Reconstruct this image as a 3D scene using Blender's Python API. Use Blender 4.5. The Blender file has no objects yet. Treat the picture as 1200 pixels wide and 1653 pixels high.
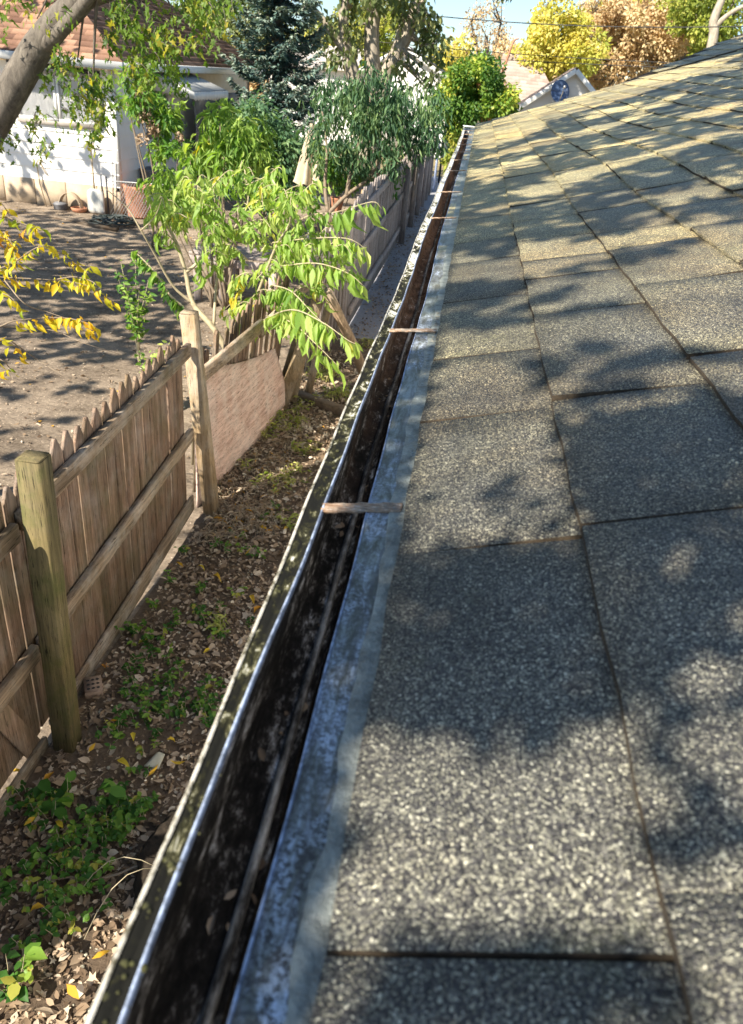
import bpy, math, random
import numpy as np
from mathutils import Vector, Matrix
random.seed(7)
RNG = np.random.default_rng(11)
S = bpy.context.scene
COL = S.collection
# ------------------------------------------------------------------ camera
F_PX, PITCH, YAW, ROLL = 1239.67, 0.51948, -0.0770, -0.10024
CAM = np.array([0.0, 0.0, 2.8])
_F = np.array([math.sin(YAW)*math.cos(PITCH), math.cos(YAW)*math.cos(PITCH), -math.sin(PITCH)])
_R = np.array([math.cos(YAW), -math.sin(YAW), 0.0]); _D = np.cross(_F, _R)
_c, _s = math.cos(ROLL), math.sin(ROLL)
_R2 = _c*_R+_s*_D; _D2 = -_s*_R+_c*_D
cam_d = bpy.data.cameras.new('camera'); cam = bpy.data.objects.new('camera', cam_d); COL.objects.link(cam)
M = Matrix.Identity(4)
for i in range(3):
    M[i][0] = _R2[i]; M[i][1] = -_D2[i]; M[i][2] = -_F[i]; M[i][3] = CAM[i]
cam.matrix_world = M
cam_d.sensor_fit = 'VERTICAL'; cam_d.sensor_height = 9.8; cam_d.lens = F_PX/1653*9.8
cam_d.clip_start = 0.02; cam_d.clip_end = 2000
cam_d.dof.use_dof = True; cam_d.dof.focus_distance = 2.2; cam_d.dof.aperture_fstop = 2.6
S.camera = cam
# ------------------------------------------------------------------ light
SUN_EL, SUN_TRAVEL = math.radians(42), math.radians(39)   # travel: heading of the light from +Y to +X
W = bpy.data.worlds.new('World'); S.world = W; W.use_nodes = True
nt = W.node_tree; nt.nodes.clear()
sky = nt.nodes.new('ShaderNodeTexSky'); sky.sky_type = 'NISHITA'; sky.sun_disc = False
sky.sun_elevation = SUN_EL; sky.sun_rotation = SUN_TRAVEL + math.pi
sky.air_density = 1.0; sky.dust_density = 0.2; sky.ozone_density = 2.5
bg = nt.nodes.new('ShaderNodeBackground'); bg.inputs[1].default_value = 0.09
wo = nt.nodes.new('ShaderNodeOutputWorld')
tcn = nt.nodes.new('ShaderNodeTexCoord'); sx_ = nt.nodes.new('ShaderNodeSeparateXYZ'); nt.links.new(tcn.outputs['Generated'], sx_.inputs[0])
crn = nt.nodes.new('ShaderNodeValToRGB'); nt.links.new(sx_.outputs[2], crn.inputs[0])
crn.color_ramp.elements[0].position = 0.02; crn.color_ramp.elements[0].color = (0.62, 0.72, 0.84, 1)
crn.color_ramp.elements[1].position = 0.45; crn.color_ramp.elements[1].color = (1.0, 0.94, 0.85, 1)
mxn = nt.nodes.new('ShaderNodeMix'); mxn.data_type = 'RGBA'; mxn.blend_type = 'MULTIPLY'; mxn.inputs[0].default_value = 1.0
nt.links.new(sky.outputs[0], mxn.inputs[6]); nt.links.new(crn.outputs[0], mxn.inputs[7])
nt.links.new(mxn.outputs[2], bg.inputs[0]); nt.links.new(bg.outputs[0], wo.inputs[0])
SUNDIR = np.array([math.sin(SUN_TRAVEL)*math.cos(SUN_EL), math.cos(SUN_TRAVEL)*math.cos(SUN_EL), -math.sin(SUN_EL)])
sl = bpy.data.lights.new('sun', 'SUN'); sl.energy = 5.0; sl.angle = math.radians(0.5); sl.color = (1.0, 0.91, 0.76)
so = bpy.data.objects.new('sun', sl); COL.objects.link(so); so.location = (-10, -10, 20)
so.rotation_euler = Vector(SUNDIR).to_track_quat('-Z', 'Y').to_euler()
S.view_settings.view_transform = 'Standard'; S.view_settings.look = 'None'
S.view_settings.exposure = 1.27; S.view_settings.gamma = 1.0
S.cycles.max_bounces = 6; S.cycles.diffuse_bounces = 4; S.cycles.glossy_bounces = 3; S.cycles.transmission_bounces = 4
S.cycles.use_denoising = True

# ------------------------------------------------------------------ measured points -> world
def ray(u, v): return _F*F_PX+(u-600)*_R2+(v-826.5)*_D2
def at(u, v, Y): r = ray(u, v); return CAM+r*(Y/r[1])
def atx(u, v, X): r = ray(u, v); return CAM+r*(X/r[0])
def gr(u, v, z=0.0): r = ray(u, v); return CAM+r*((z-2.8)/r[2])
EX, EZ, TT = -0.03, 2.38, 0.31
def onroof(u, v):
    r = ray(u, v); k = (-.42-TT*EX)/(r[2]-TT*r[0]); return CAM+r*k

def poly_in(q, pg):
    c = False; j = len(pg)-1
    for i in range(len(pg)):
        if (pg[i][1] > q[1]) != (pg[j][1] > q[1]) and q[0] < (pg[j][0]-pg[i][0])*(q[1]-pg[i][1])/(pg[j][1]-pg[i][1])+pg[i][0]: c = not c
        j = i
    return c
# ------------------------------------------------------------------ materials
def mat(name):
    m = bpy.data.materials.new(name); m.use_nodes = True
    n = m.node_tree; n.nodes.clear()
    o = n.nodes.new('ShaderNodeOutputMaterial'); b = n.nodes.new('ShaderNodeBsdfPrincipled')
    n.links.new(b.outputs[0], o.inputs[0])
    return m, n, b, o
class NT:
    def __init__(s, n): s.n = n
    def node(s, t, **k):
        x = s.n.nodes.new(t)
        for a, v in k.items(): setattr(x, a, v)
        return x
    def link(s, a, b): s.n.links.new(a, b)
    def coord(s, kind='Object', scale=(1, 1, 1), rot=(0, 0, 0)):
        t = s.node('ShaderNodeTexCoord'); m = s.node('ShaderNodeMapping')
        m.inputs['Scale'].default_value = scale; m.inputs['Rotation'].default_value = rot
        s.link(t.outputs[kind], m.inputs[0]); return m.outputs[0]
    def noise(s, vec, scale, detail=4, rough=0.6, dist=0.0):
        x = s.node('ShaderNodeTexNoise'); x.inputs['Scale'].default_value = scale
        x.inputs['Detail'].default_value = detail; x.inputs['Roughness'].default_value = rough; x.inputs['Distortion'].default_value = dist
        if vec is not None: s.link(vec, x.inputs['Vector'])
        return x.outputs['Fac']
    def vor(s, vec, scale, out='Color', feature='F1'):
        x = s.node('ShaderNodeTexVoronoi', feature=feature); x.inputs['Scale'].default_value = scale
        s.link(vec, x.inputs['Vector']); return x.outputs[out]
    def ramp(s, fac, stops, interp='LINEAR'):
        r = s.node('ShaderNodeValToRGB'); cr = r.color_ramp; cr.interpolation = interp
        while len(cr.elements) < len(stops): cr.elements.new(0.5)
        for e, (p, c) in zip(cr.elements, stops):
            e.position = p; e.color = (c, c, c, 1) if isinstance(c, (int, float)) else (*c, 1)
        s.link(fac, r.inputs[0]); return r.outputs[0]
    def mix(s, fac, a, b, mode='MIX'):
        x = s.node('ShaderNodeMix', data_type='RGBA', blend_type=mode)
        for v, i in ((fac, 0), (a, 6), (b, 7)):
            if isinstance(v, (int, float)): x.inputs[i].default_value = v if i == 0 else (v, v, v, 1)
            elif isinstance(v, tuple): x.inputs[i].default_value = (*v, 1)
            else: s.link(v, x.inputs[i])
        return x.outputs[2]
    def math(s, op, a, b=0.0, c=None):
        x = s.node('ShaderNodeMath', operation=op)
        for v, i in ((a, 0), (b, 1), (c, 2)):
            if v is None: continue
            if isinstance(v, (int, float)): x.inputs[i].default_value = v
            else: s.link(v, x.inputs[i])
        return x.outputs[0]
    def bump(s, h, b, strength=0.5, dist=0.01):
        x = s.node('ShaderNodeBump'); x.inputs['Strength'].default_value = strength; x.inputs['Distance'].default_value = dist
        s.link(h, x.inputs['Height']); s.link(x.outputs[0], b.inputs['Normal']); return x
    def sep(s, vec):
        x = s.node('ShaderNodeSeparateXYZ'); s.link(vec, x.inputs[0]); return x.outputs
    def attr(s, name, out='Fac'):
        x = s.node('ShaderNodeAttribute'); x.attribute_name = name; return x.outputs[out]

def plain(name, col, rough=0.7, metal=0.0, var=0.25, scale=6.0, bump=0.0, spec=0.5):
    m, n, b, o = mat(name); t = NT(n); c = t.coord()
    f = t.noise(c, scale, 6, 0.65)
    d = tuple(x*(1-var) for x in col); l = tuple(min(1, x*(1+var)) for x in col)
    t.link(t.ramp(f, [(0.3, d), (0.7, l)]), b.inputs['Base Color'])
    b.inputs['Roughness'].default_value = rough; b.inputs['Metallic'].default_value = metal; b.inputs['Specular IOR Level'].default_value = spec
    if bump: t.bump(t.noise(c, scale*4, 5), b, bump, 0.01)
    return m

def wood(name, dark, light, moss=(0.10, 0.11, 0.04), mossamt=0.3, axis='z', worn=0.35, rough=0.85):
    m, n, b, o = mat(name); t = NT(n)
    sc = {'z': (38, 38, 2.0), 'y': (38, 2.0, 38), 'x': (2.0, 38, 38)}[axis]
    g = t.coord('Object', sc); c = t.coord()
    oi = t.node('ShaderNodeObjectInfo')
    off = t.node('ShaderNodeVectorMath', operation='ADD'); cmb = t.node('ShaderNodeCombineXYZ')
    rr = t.math('MULTIPLY', oi.outputs['Random'], 40.0)
    for i in range(3): t.link(rr, cmb.inputs[i])
    t.link(g, off.inputs[0]); t.link(cmb.outputs[0], off.inputs[1])
    grain = t.noise(off.outputs[0], 1.0, 7, 0.7, 0.4)
    fine = t.noise(off.outputs[0], 4.5, 4, 0.7)
    base = t.ramp(grain, [(0.30, dark), (0.5, tuple((a+b_)/2 for a, b_ in zip(dark, light))), (0.68, light)])
    val = t.math('MULTIPLY_ADD', oi.outputs['Random'], 0.45, 0.78)
    hs = t.node('ShaderNodeHueSaturation'); hs.inputs['Saturation'].default_value = 1.0
    t.link(val, hs.inputs['Value']); t.link(base, hs.inputs['Color'])
    grey = t.noise(c, 5.0, 5, 0.7)
    col = t.mix(t.math('MULTIPLY', t.ramp(grey, [(0.45, 0.0), (0.7, 1.0)]), worn), hs.outputs[0], (light[0]*1.1, light[0]*1.05, light[0]*0.95))
    ms = t.noise(c, 2.6, 6, 0.7)
    col = t.mix(t.math('MULTIPLY', t.ramp(ms, [(0.45, 0.0), (0.65, 1.0)]), mossamt), col, moss)
    crack = t.ramp(fine, [(0.34, 0.12), (0.43, 1.0)])
    col = t.mix(1.0, col, crack, 'MULTIPLY')
    t.link(col, b.inputs['Base Color']); b.inputs['Roughness'].default_value = rough; b.inputs['Specular IOR Level'].default_value = 0.25
    t.bump(t.math('ADD', grain, fine), b, 0.6, 0.004)
    return m

def leafmat(name, stops, trans=0.45, rough=0.5, tcol=(1.15, 1.2, 0.5)):
    """leaf material: each leaf's own colour comes from its 'tint'"""
    m, n, b, o = mat(name); t = NT(n)
    tint = t.attr('tint')
    col = t.ramp(tint, stops)
    c = t.coord(); col = t.mix(0.25, col, t.ramp(t.noise(c, 60, 3), [(0.3, 0.55), (0.7, 1.0)]), 'MULTIPLY')
    t.link(col, b.inputs['Base Color']); b.inputs['Roughness'].default_value = rough; b.inputs['Specular IOR Level'].default_value = 0.35
    tr = t.node('ShaderNodeBsdfTranslucent'); t.link(t.mix(1.0, col, tcol, 'MULTIPLY'), tr.inputs[0])
    mx = t.node('ShaderNodeMixShader'); mx.inputs[0].default_value = trans
    t.link(b.outputs[0], mx.inputs[1]); t.link(tr.outputs[0], mx.inputs[2]); t.link(mx.outputs[0], o.inputs[0])
    return m

def shingle_mat():
    m, n, b, o = mat('granule_shingle'); t = NT(n); c = t.coord()
    cell = t.sep(t.vor(c, 660, 'Color')); dist = t.vor(c, 660, 'Distance')
    cell2 = t.sep(t.vor(c, 380, 'Color'))
    tab = t.attr('tint')
    g = t.ramp(cell[0], [(0.0, (0.014, 0.013, 0.015)), (0.30, (0.036, 0.034, 0.035)), (0.55, (0.088, 0.085, 0.076)), (0.78, (0.175, 0.17, 0.135)), (0.93, (0.31, 0.30, 0.225)), (1.0, (0.55, 0.53, 0.42))])
    big = t.ramp(cell2[1], [(0.0, 0.5), (0.6, 1.0), (1.0, 1.35)])
    col = t.mix(1.0, g, big, 'MULTIPLY')
    blot = t.noise(c, 3.2, 7, 0.65)
    col = t.mix(1.0, col, t.ramp(blot, [(0.32, 0.50), (0.5, 1.0), (0.72, 1.45)]), 'MULTIPLY')
    col = t.mix(1.0, col, t.ramp(tab, [(0.0, (0.60, 0.61, 0.66)), (0.5, (1, 1, 1)), (1.0, (1.35, 1.28, 1.12))]), 'MULTIPLY')
    xyz = t.sep(c)
    # algae tint, plus grazing-light brightness put into the far end's colour
    far = t.math('ADD', t.math('MULTIPLY', xyz[1], 0.17), t.math('MULTIPLY', t.noise(c, 1.3, 5), 0.8))
    algae_lit = t.ramp(far, [(0.52, 0.0), (1.15, 1.0)])
    col = t.mix(algae_lit, col, t.mix(1.0, col, (3.5, 3.2, 2.15), 'MULTIPLY'))
    brn = t.ramp(t.noise(c, 1.7, 6, 0.7, 0.4), [(0.48, 0.0), (0.62, 0.55)]); col = t.mix(brn, col, t.mix(1.0, col, (1.22, 1.0, 0.78), 'MULTIPLY'))
    moss = t.math('MULTIPLY', t.ramp(t.noise(c, 5.0, 8, 0.75), [(0.60, 0.0), (0.70, 1.0)]), 0.35)
    col = t.mix(moss, col, (0.12, 0.125, 0.04))
    t.link(col, b.inputs['Base Color'])
    t.link(t.ramp(cell[2], [(0.0, 0.32), (1.0, 0.75)]), b.inputs['Roughness'])
    b.inputs['Specular IOR Level'].default_value = 0.55
    h = t.math('SUBTRACT', t.math('MULTIPLY', cell[1], 0.5), dist)
    t.bump(h, b, 0.9, 0.0022)
    return m

def gutter_in_mat():
    m, n, b, o = mat('gutter_grime'); t = NT(n)
    c = t.coord('Object', (1, 0.35, 1)); c2 = t.coord()
    a = t.noise(c, 46, 10, 0.82, 0.15)
    col = t.ramp(a, [(0.42, (0.012, 0.011, 0.010)), (0.52, (0.030, 0.026, 0.023)), (0.585, (0.24, 0.22, 0.20)), (0.64, (0.80, 0.79, 0.78))])
    y = t.sep(c2)[1]
    rust = t.ramp(t.math('ADD', t.math('MULTIPLY', y, 0.16), t.math('MULTIPLY', t.noise(c, 9, 5), 0.5)), [(0.40, 0.0), (0.66, 1.0)])
    col = t.mix(t.math('MULTIPLY', rust, 0.85), col, t.ramp(t.noise(c, 60, 6, 0.8), [(0.35, (0.06, 0.032, 0.02)), (0.65, (0.36, 0.21, 0.13))]))
    t.link(col, b.inputs['Base Color']); b.inputs['Roughness'].default_value = 0.85; b.inputs['Specular IOR Level'].default_value = 0.08
    t.bump(a, b, 0.7, 0.004); return m

def lip_mat():
    m, n, b, o = mat('painted_gutter_lip'); t = NT(n)
    c = t.coord('Object', (1, 0.45, 1)); a = t.noise(c, 55, 8, 0.8, 0.5); f = t.noise(c, 8, 5, 0.7)
    s_ = t.math('ADD', t.math('MULTIPLY', a, 0.75), t.math('MULTIPLY', f, 0.55))
    y = t.sep(t.coord())[1]
    # grime and moss thin out towards the far end, where the white paint shows
    s_ = t.math('SUBTRACT', s_, t.math('MULTIPLY', t.math('MINIMUM', y, 3.2), 0.05))
    col = t.ramp(s_, [(0.50, (0.66, 0.65, 0.60)), (0.53, (0.27, 0.26, 0.16)), (0.560, (0.035, 0.034, 0.014)), (0.62, (0.010, 0.010, 0.008))])
    t.link(col, b.inputs['Base Color']); b.inputs['Roughness'].default_value = 0.8; b.inputs['Specular IOR Level'].default_value = 0.15
    t.bump(s_, b, 0.8, 0.004); return m

def edge_mat():
    m, n, b, o = mat('chipped_white_edge'); t = NT(n)
    c = t.coord('Object', (1, 0.5, 1)); a = t.noise(c, 70, 8, 0.8)
    t.link(t.ramp(a, [(0.43, (0.09, 0.08, 0.045)), (0.50, (0.55, 0.52, 0.44)), (0.8, (0.82, 0.79, 0.72))]), b.inputs['Base Color'])
    b.inputs['Roughness'].default_value = 0.5; t.bump(a, b, 0.6, 0.003); return m

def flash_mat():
    m, n, b, o = mat('weathered_sky_sheen_flashing'); t = NT(n)
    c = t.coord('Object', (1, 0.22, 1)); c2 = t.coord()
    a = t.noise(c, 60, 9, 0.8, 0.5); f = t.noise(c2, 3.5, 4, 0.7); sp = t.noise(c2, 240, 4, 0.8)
    base = t.ramp(a, [(0.3, (0.05, 0.048, 0.045)), (0.44, (0.13, 0.135, 0.115)), (0.52, (0.30, 0.34, 0.38)), (0.62, (0.50, 0.58, 0.72))])  # pale blue stops carry sky sheen, painted over the worn grey metal
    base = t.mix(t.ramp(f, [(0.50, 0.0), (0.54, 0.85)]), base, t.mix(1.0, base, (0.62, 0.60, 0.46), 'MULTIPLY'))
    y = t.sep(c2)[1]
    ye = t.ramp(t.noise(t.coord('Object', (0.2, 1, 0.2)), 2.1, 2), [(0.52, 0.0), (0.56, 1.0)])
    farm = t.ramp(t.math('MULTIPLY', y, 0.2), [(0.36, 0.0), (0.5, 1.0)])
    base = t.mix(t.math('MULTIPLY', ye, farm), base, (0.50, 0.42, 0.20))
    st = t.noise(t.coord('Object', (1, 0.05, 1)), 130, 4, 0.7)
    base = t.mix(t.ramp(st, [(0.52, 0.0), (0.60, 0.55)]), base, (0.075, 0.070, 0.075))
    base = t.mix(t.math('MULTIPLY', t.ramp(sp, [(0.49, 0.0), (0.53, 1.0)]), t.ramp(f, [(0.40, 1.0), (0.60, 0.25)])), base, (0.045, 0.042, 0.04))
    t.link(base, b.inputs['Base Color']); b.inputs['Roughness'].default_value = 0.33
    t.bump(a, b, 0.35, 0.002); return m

def soil_mat(name, dark, light, fine=40, lo=0.35, hi=0.7):
    m, n, b, o = mat(name); t = NT(n); c = t.coord()
    a = t.noise(c, 1.1, 8, 0.7); f = t.noise(c, fine, 8, 0.8); g = t.noise(t.coord('Object', (0.6, 1.6, 1), (0, 0, 0.7)), 5, 6, 0.7)
    s_ = t.math('ADD', t.math('MULTIPLY', a, 0.35), t.math('ADD', t.math('MULTIPLY', f, 0.4), t.math('MULTIPLY', g, 0.25)))
    col = t.ramp(s_, [(lo, dark), (hi, light)])
    peb = t.sep(t.vor(c, 55, 'Color')); pd = t.vor(c, 55, 'Distance')
    pm = t.math('MULTIPLY', t.math('GREATER_THAN', peb[0], 0.90), t.math('LESS_THAN', pd, 0.28))
    col = t.mix(t.math('MULTIPLY', pm, 0.7), col, tuple(min(1, x*1.9) for x in light))
    t.link(col, b.inputs['Base Color']); b.inputs['Roughness'].default_value = 0.95; b.inputs['Specular IOR Level'].default_value = 0.15
    t.bump(t.math('ADD', f, g), b, 0.8, 0.03); return m

def roof2_mat(name, dark, light):
    m, n, b, o = mat(name); t = NT(n)
    uv = t.node('ShaderNodeUVMap'); s_ = t.sep(uv.outputs[0])
    row = t.math('FLOOR', s_[1]); u = t.math('FLOOR', t.math('ADD', t.math('MULTIPLY', s_[0], 3.6), t.math('MULTIPLY', row, 0.37)))
    cm = t.node('ShaderNodeCombineXYZ'); t.link(u, cm.inputs[0]); t.link(row, cm.inputs[1])
    w = t.node('ShaderNodeTexWhiteNoise', noise_dimensions='2D'); t.link(cm.outputs[0], w.inputs[0])
    c = t.coord(); col = t.ramp(w.outputs[0], [(0, dark), (1, light)])
    col = t.mix(0.6, col, t.ramp(t.noise(c, 30, 5, 0.8), [(0.3, 0.5), (0.7, 1.2)]), 'MULTIPLY')
    t.link(col, b.inputs['Base Color']); b.inputs['Roughness'].default_value = 0.9; b.inputs['Specular IOR Level'].default_value = 0.2
    return m

def bark(name, dark, light, sc=14):
    m, n, b, o = mat(name); t = NT(n); c = t.coord('Object', (1, 1, 0.35))
    a = t.noise(c, sc, 8, 0.75, 0.5); t.link(t.ramp(a, [(0.32, dark), (0.66, light)]), b.inputs['Base Color'])
    b.inputs['Roughness'].default_value = 0.9; b.inputs['Specular IOR Level'].default_value = 0.2; t.bump(a, b, 0.8, 0.02); return m

SH = shingle_mat()
def scrapemat():
    m, n, b, o = mat('scraped_paint'); t = NT(n); c = t.coord('Object', (1, 0.12, 1)); a = t.noise(c, 26, 6, 0.7); f = t.noise(t.coord('Object', (1, .4, 1)), 90, 6, 0.8)
    s_ = t.math('ADD', t.math('MULTIPLY', a, 0.7), t.math('MULTIPLY', f, 0.3))
    t.link(t.ramp(s_, [(0.44, (0.02, 0.017, 0.014)), (0.50, (0.20, 0.19, 0.175)), (0.60, (0.62, 0.61, 0.58))]), b.inputs['Base Color']); b.inputs['Roughness'].default_value = 0.8; return m
def strapmat():
    m, n, b, o = mat('corroded_strap'); t = NT(n); g = t.coord('Object', (1, 7, 1)); a = t.noise(g, 60, 8, 0.8, 0.3); f = t.noise(t.coord(), 35, 6, 0.8)
    col = t.ramp(a, [(0.38, (0.03, 0.018, 0.012)), (0.43, (0.22, 0.12, 0.065)), (0.51, (0.50, 0.33, 0.21)), (0.62, (0.70, 0.64, 0.55))])
    col = t.mix(t.ramp(f, [(0.5, 0.0), (0.6, 0.8)]), col, (0.22, 0.20, 0.17)); t.link(col, b.inputs['Base Color']); b.inputs['Roughness'].default_value = 0.85
    t.bump(a, b, 1.0, 0.003); return m
MAT = dict(
    scrape=scrapemat(), seal=plain('old_sealant', (0.21, 0.23, 0.215), 0.3, 0, 0.65, 45, 0.5),
    seam=plain('shingle_edge_dirt', (0.036, 0.025, 0.014), 0.95, var=0.6, scale=120, bump=0.5),
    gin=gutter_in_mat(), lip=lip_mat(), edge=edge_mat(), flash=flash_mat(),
    bead=plain('worn_bare_metal', (0.26, 0.31, 0.42), 0.55, 0.0, 0.85, 110),
    caulk=plain('old_caulk', (0.28, 0.275, 0.23), 0.6, 0, 0.3, 30, 0.3),
    rust=strapmat(),
    sidingw=plain('white_siding', (0.80, 0.79, 0.76), 0.6, 0, 0.05, 3),
    block=plain('tan_block_foundation', (0.44, 0.35, 0.25), 0.9, 0, 0.18, 5, 0.3),
    picket=wood('weathered_picket', (0.070, 0.042, 0.028), (0.35, 0.235, 0.165), (0.10, 0.10, 0.04), 0.5),
    rail=wood('weathered_rail', (0.07, 0.048, 0.03), (0.44, 0.33, 0.23), (0.13, 0.12, 0.07), 0.35, 'y', 0.6),
    gpost=wood('green_treated_post', (0.065, 0.052, 0.022), (0.21, 0.165, 0.075), (0.07, 0.085, 0.02), 1.0, worn=0.1),
    tpost=wood('tan_treated_post', (0.15, 0.10, 0.055), (0.48, 0.35, 0.21), (0.14, 0.13, 0.06), 0.25),
    greyfence=wood('grey_weathered_board', (0.17, 0.145, 0.135), (0.50, 0.42, 0.39), (0.09, 0.085, 0.06), 0.3),
    ply=wood('plywood_face', (0.34, 0.20, 0.155), (0.80, 0.58, 0.48), (0.62, 0.50, 0.44), 0.3, 'y', 0.4),
    log=wood('bare_log', (0.20, 0.13, 0.08), (0.44, 0.32, 0.21), (0.3, 0.22, 0.14), 0.2),
    timber=wood('landscape_timber', (0.07, 0.045, 0.03), (0.20, 0.14, 0.09), (0.1, 0.08, 0.05), 0.3, 'x'),
    soil=soil_mat('bare_dark_soil', (0.065, 0.045, 0.032), (0.28, 0.21, 0.15)),
    yard=soil_mat('worn_yard_dirt', (0.10, 0.076, 0.056), (0.46, 0.37, 0.28), 30, 0.40, 0.64),
    lawn=soil_mat('far_dry_grass', (0.16, 0.13, 0.06), (0.42, 0.34, 0.20), 4),
    lane=soil_mat('compacted_lane', (0.28, 0.28, 0.30), (0.50, 0.50, 0.54), 55),
    road=soil_mat('asphalt', (0.14, 0.14, 0.145), (0.24, 0.24, 0.25), 90),
    redroof=roof2_mat('brown_red_shingles', (0.13, 0.07, 0.05), (0.42, 0.25, 0.17)),
    brownroof=roof2_mat('far_brown_shingles', (0.32, 0.24, 0.20), (0.48, 0.37, 0.32)),
    greyroof=roof2_mat('far_pale_shingles', (0.36, 0.33, 0.31), (0.52, 0.48, 0.45)),
    trim=plain('white_trim', (0.70, 0.70, 0.68), 0.5, 0, 0.08, 4),
    glass=None, dark=plain('dark_recess', (0.025, 0.025, 0.028), 0.6),
    greytrim=plain('grey_window_frame', (0.30, 0.27, 0.24), 0.6, 0, 0.2, 8),
    curtain=plain('white_curtain', (0.62, 0.60, 0.58), 0.9, 0, 0.12, 8),
    tarp=plain('grey_tarp', (0.22, 0.22, 0.24), 0.45, 0, 0.35, 5, 0.4),
    beige=plain('beige_panel', (0.50, 0.45, 0.35), 0.8, 0, 0.12, 5),
    metal=plain('galvanised_metal', (0.5, 0.5, 0.5), 0.4, 0.6, 0.2, 20),
    darkmetal=plain('dark_metal', (0.05, 0.05, 0.055), 0.45, 0.5, 0.3, 20),
    shovelm=plain('aluminium_scoop', (0.55, 0.54, 0.50), 0.4, 0.4, 0.2, 10),
    toolw=plain('pale_tool_handle', (0.42, 0.33, 0.22), 0.7, 0, 0.2, 30),
    terra=plain('terracotta_clay', (0.42, 0.19, 0.11), 0.85, 0, 0.25, 12),
    rubber=plain('black_green_hose', (0.022, 0.035, 0.035), 0.5, 0, 0.3, 20),
    canvas=plain('beige_canvas', (0.52, 0.43, 0.32), 0.9, 0, 0.15, 10, 0.2),
    table=plain('pale_tabletop', (0.45, 0.52, 0.54), 0.35, 0, 0.1, 6),
    bark=bark('grey_bark', (0.06, 0.052, 0.045), (0.21, 0.185, 0.155)),
    pbark=bark('pale_bark', (0.20, 0.17, 0.13), (0.50, 0.44, 0.36), 9),
    stem=plain('pale_stem', (0.40, 0.34, 0.22), 0.7, 0, 0.3, 25),
    twig=plain('dry_twig', (0.22, 0.17, 0.12), 0.85, 0, 0.3, 30),
    dish=plain('grey_blue_dish', (0.05, 0.085, 0.17), 0.5, 0, 0.1, 10),
    bark2=bark('rotten_stump_wood', (0.010, 0.008, 0.006), (0.05, 0.038, 0.028), 26),
    brick=plain('pale_brick', (0.28, 0.20, 0.15), 0.9, 0, 0.3, 25, 0.5),
    paper=plain('pale_scrap', (0.42, 0.40, 0.31), 0.8, 0, 0.15, 30),
    white=plain('white_plastic', (0.8, 0.8, 0.8), 0.5, 0, 0.05, 10),
    blue=plain('pale_blue_panel', (0.35, 0.42, 0.60), 0.6, 0, 0.15, 6),
    wire=plain('black_cable', (0.03, 0.03, 0.03), 0.6),
    pot=plain('grey_pot', (0.16, 0.16, 0.17), 0.6, 0, 0.2, 10),
)
def glassmat():
    m, n, b, o = mat('window_glass'); b.inputs['Base Color'].default_value = (0.85, 0.88, 0.9, 1); b.inputs['Roughness'].default_value = 0.04; b.inputs['IOR'].default_value = 1.1
    b.inputs['Transmission Weight'].default_value = 0.97; return m
MAT['glass'] = glassmat()
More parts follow.
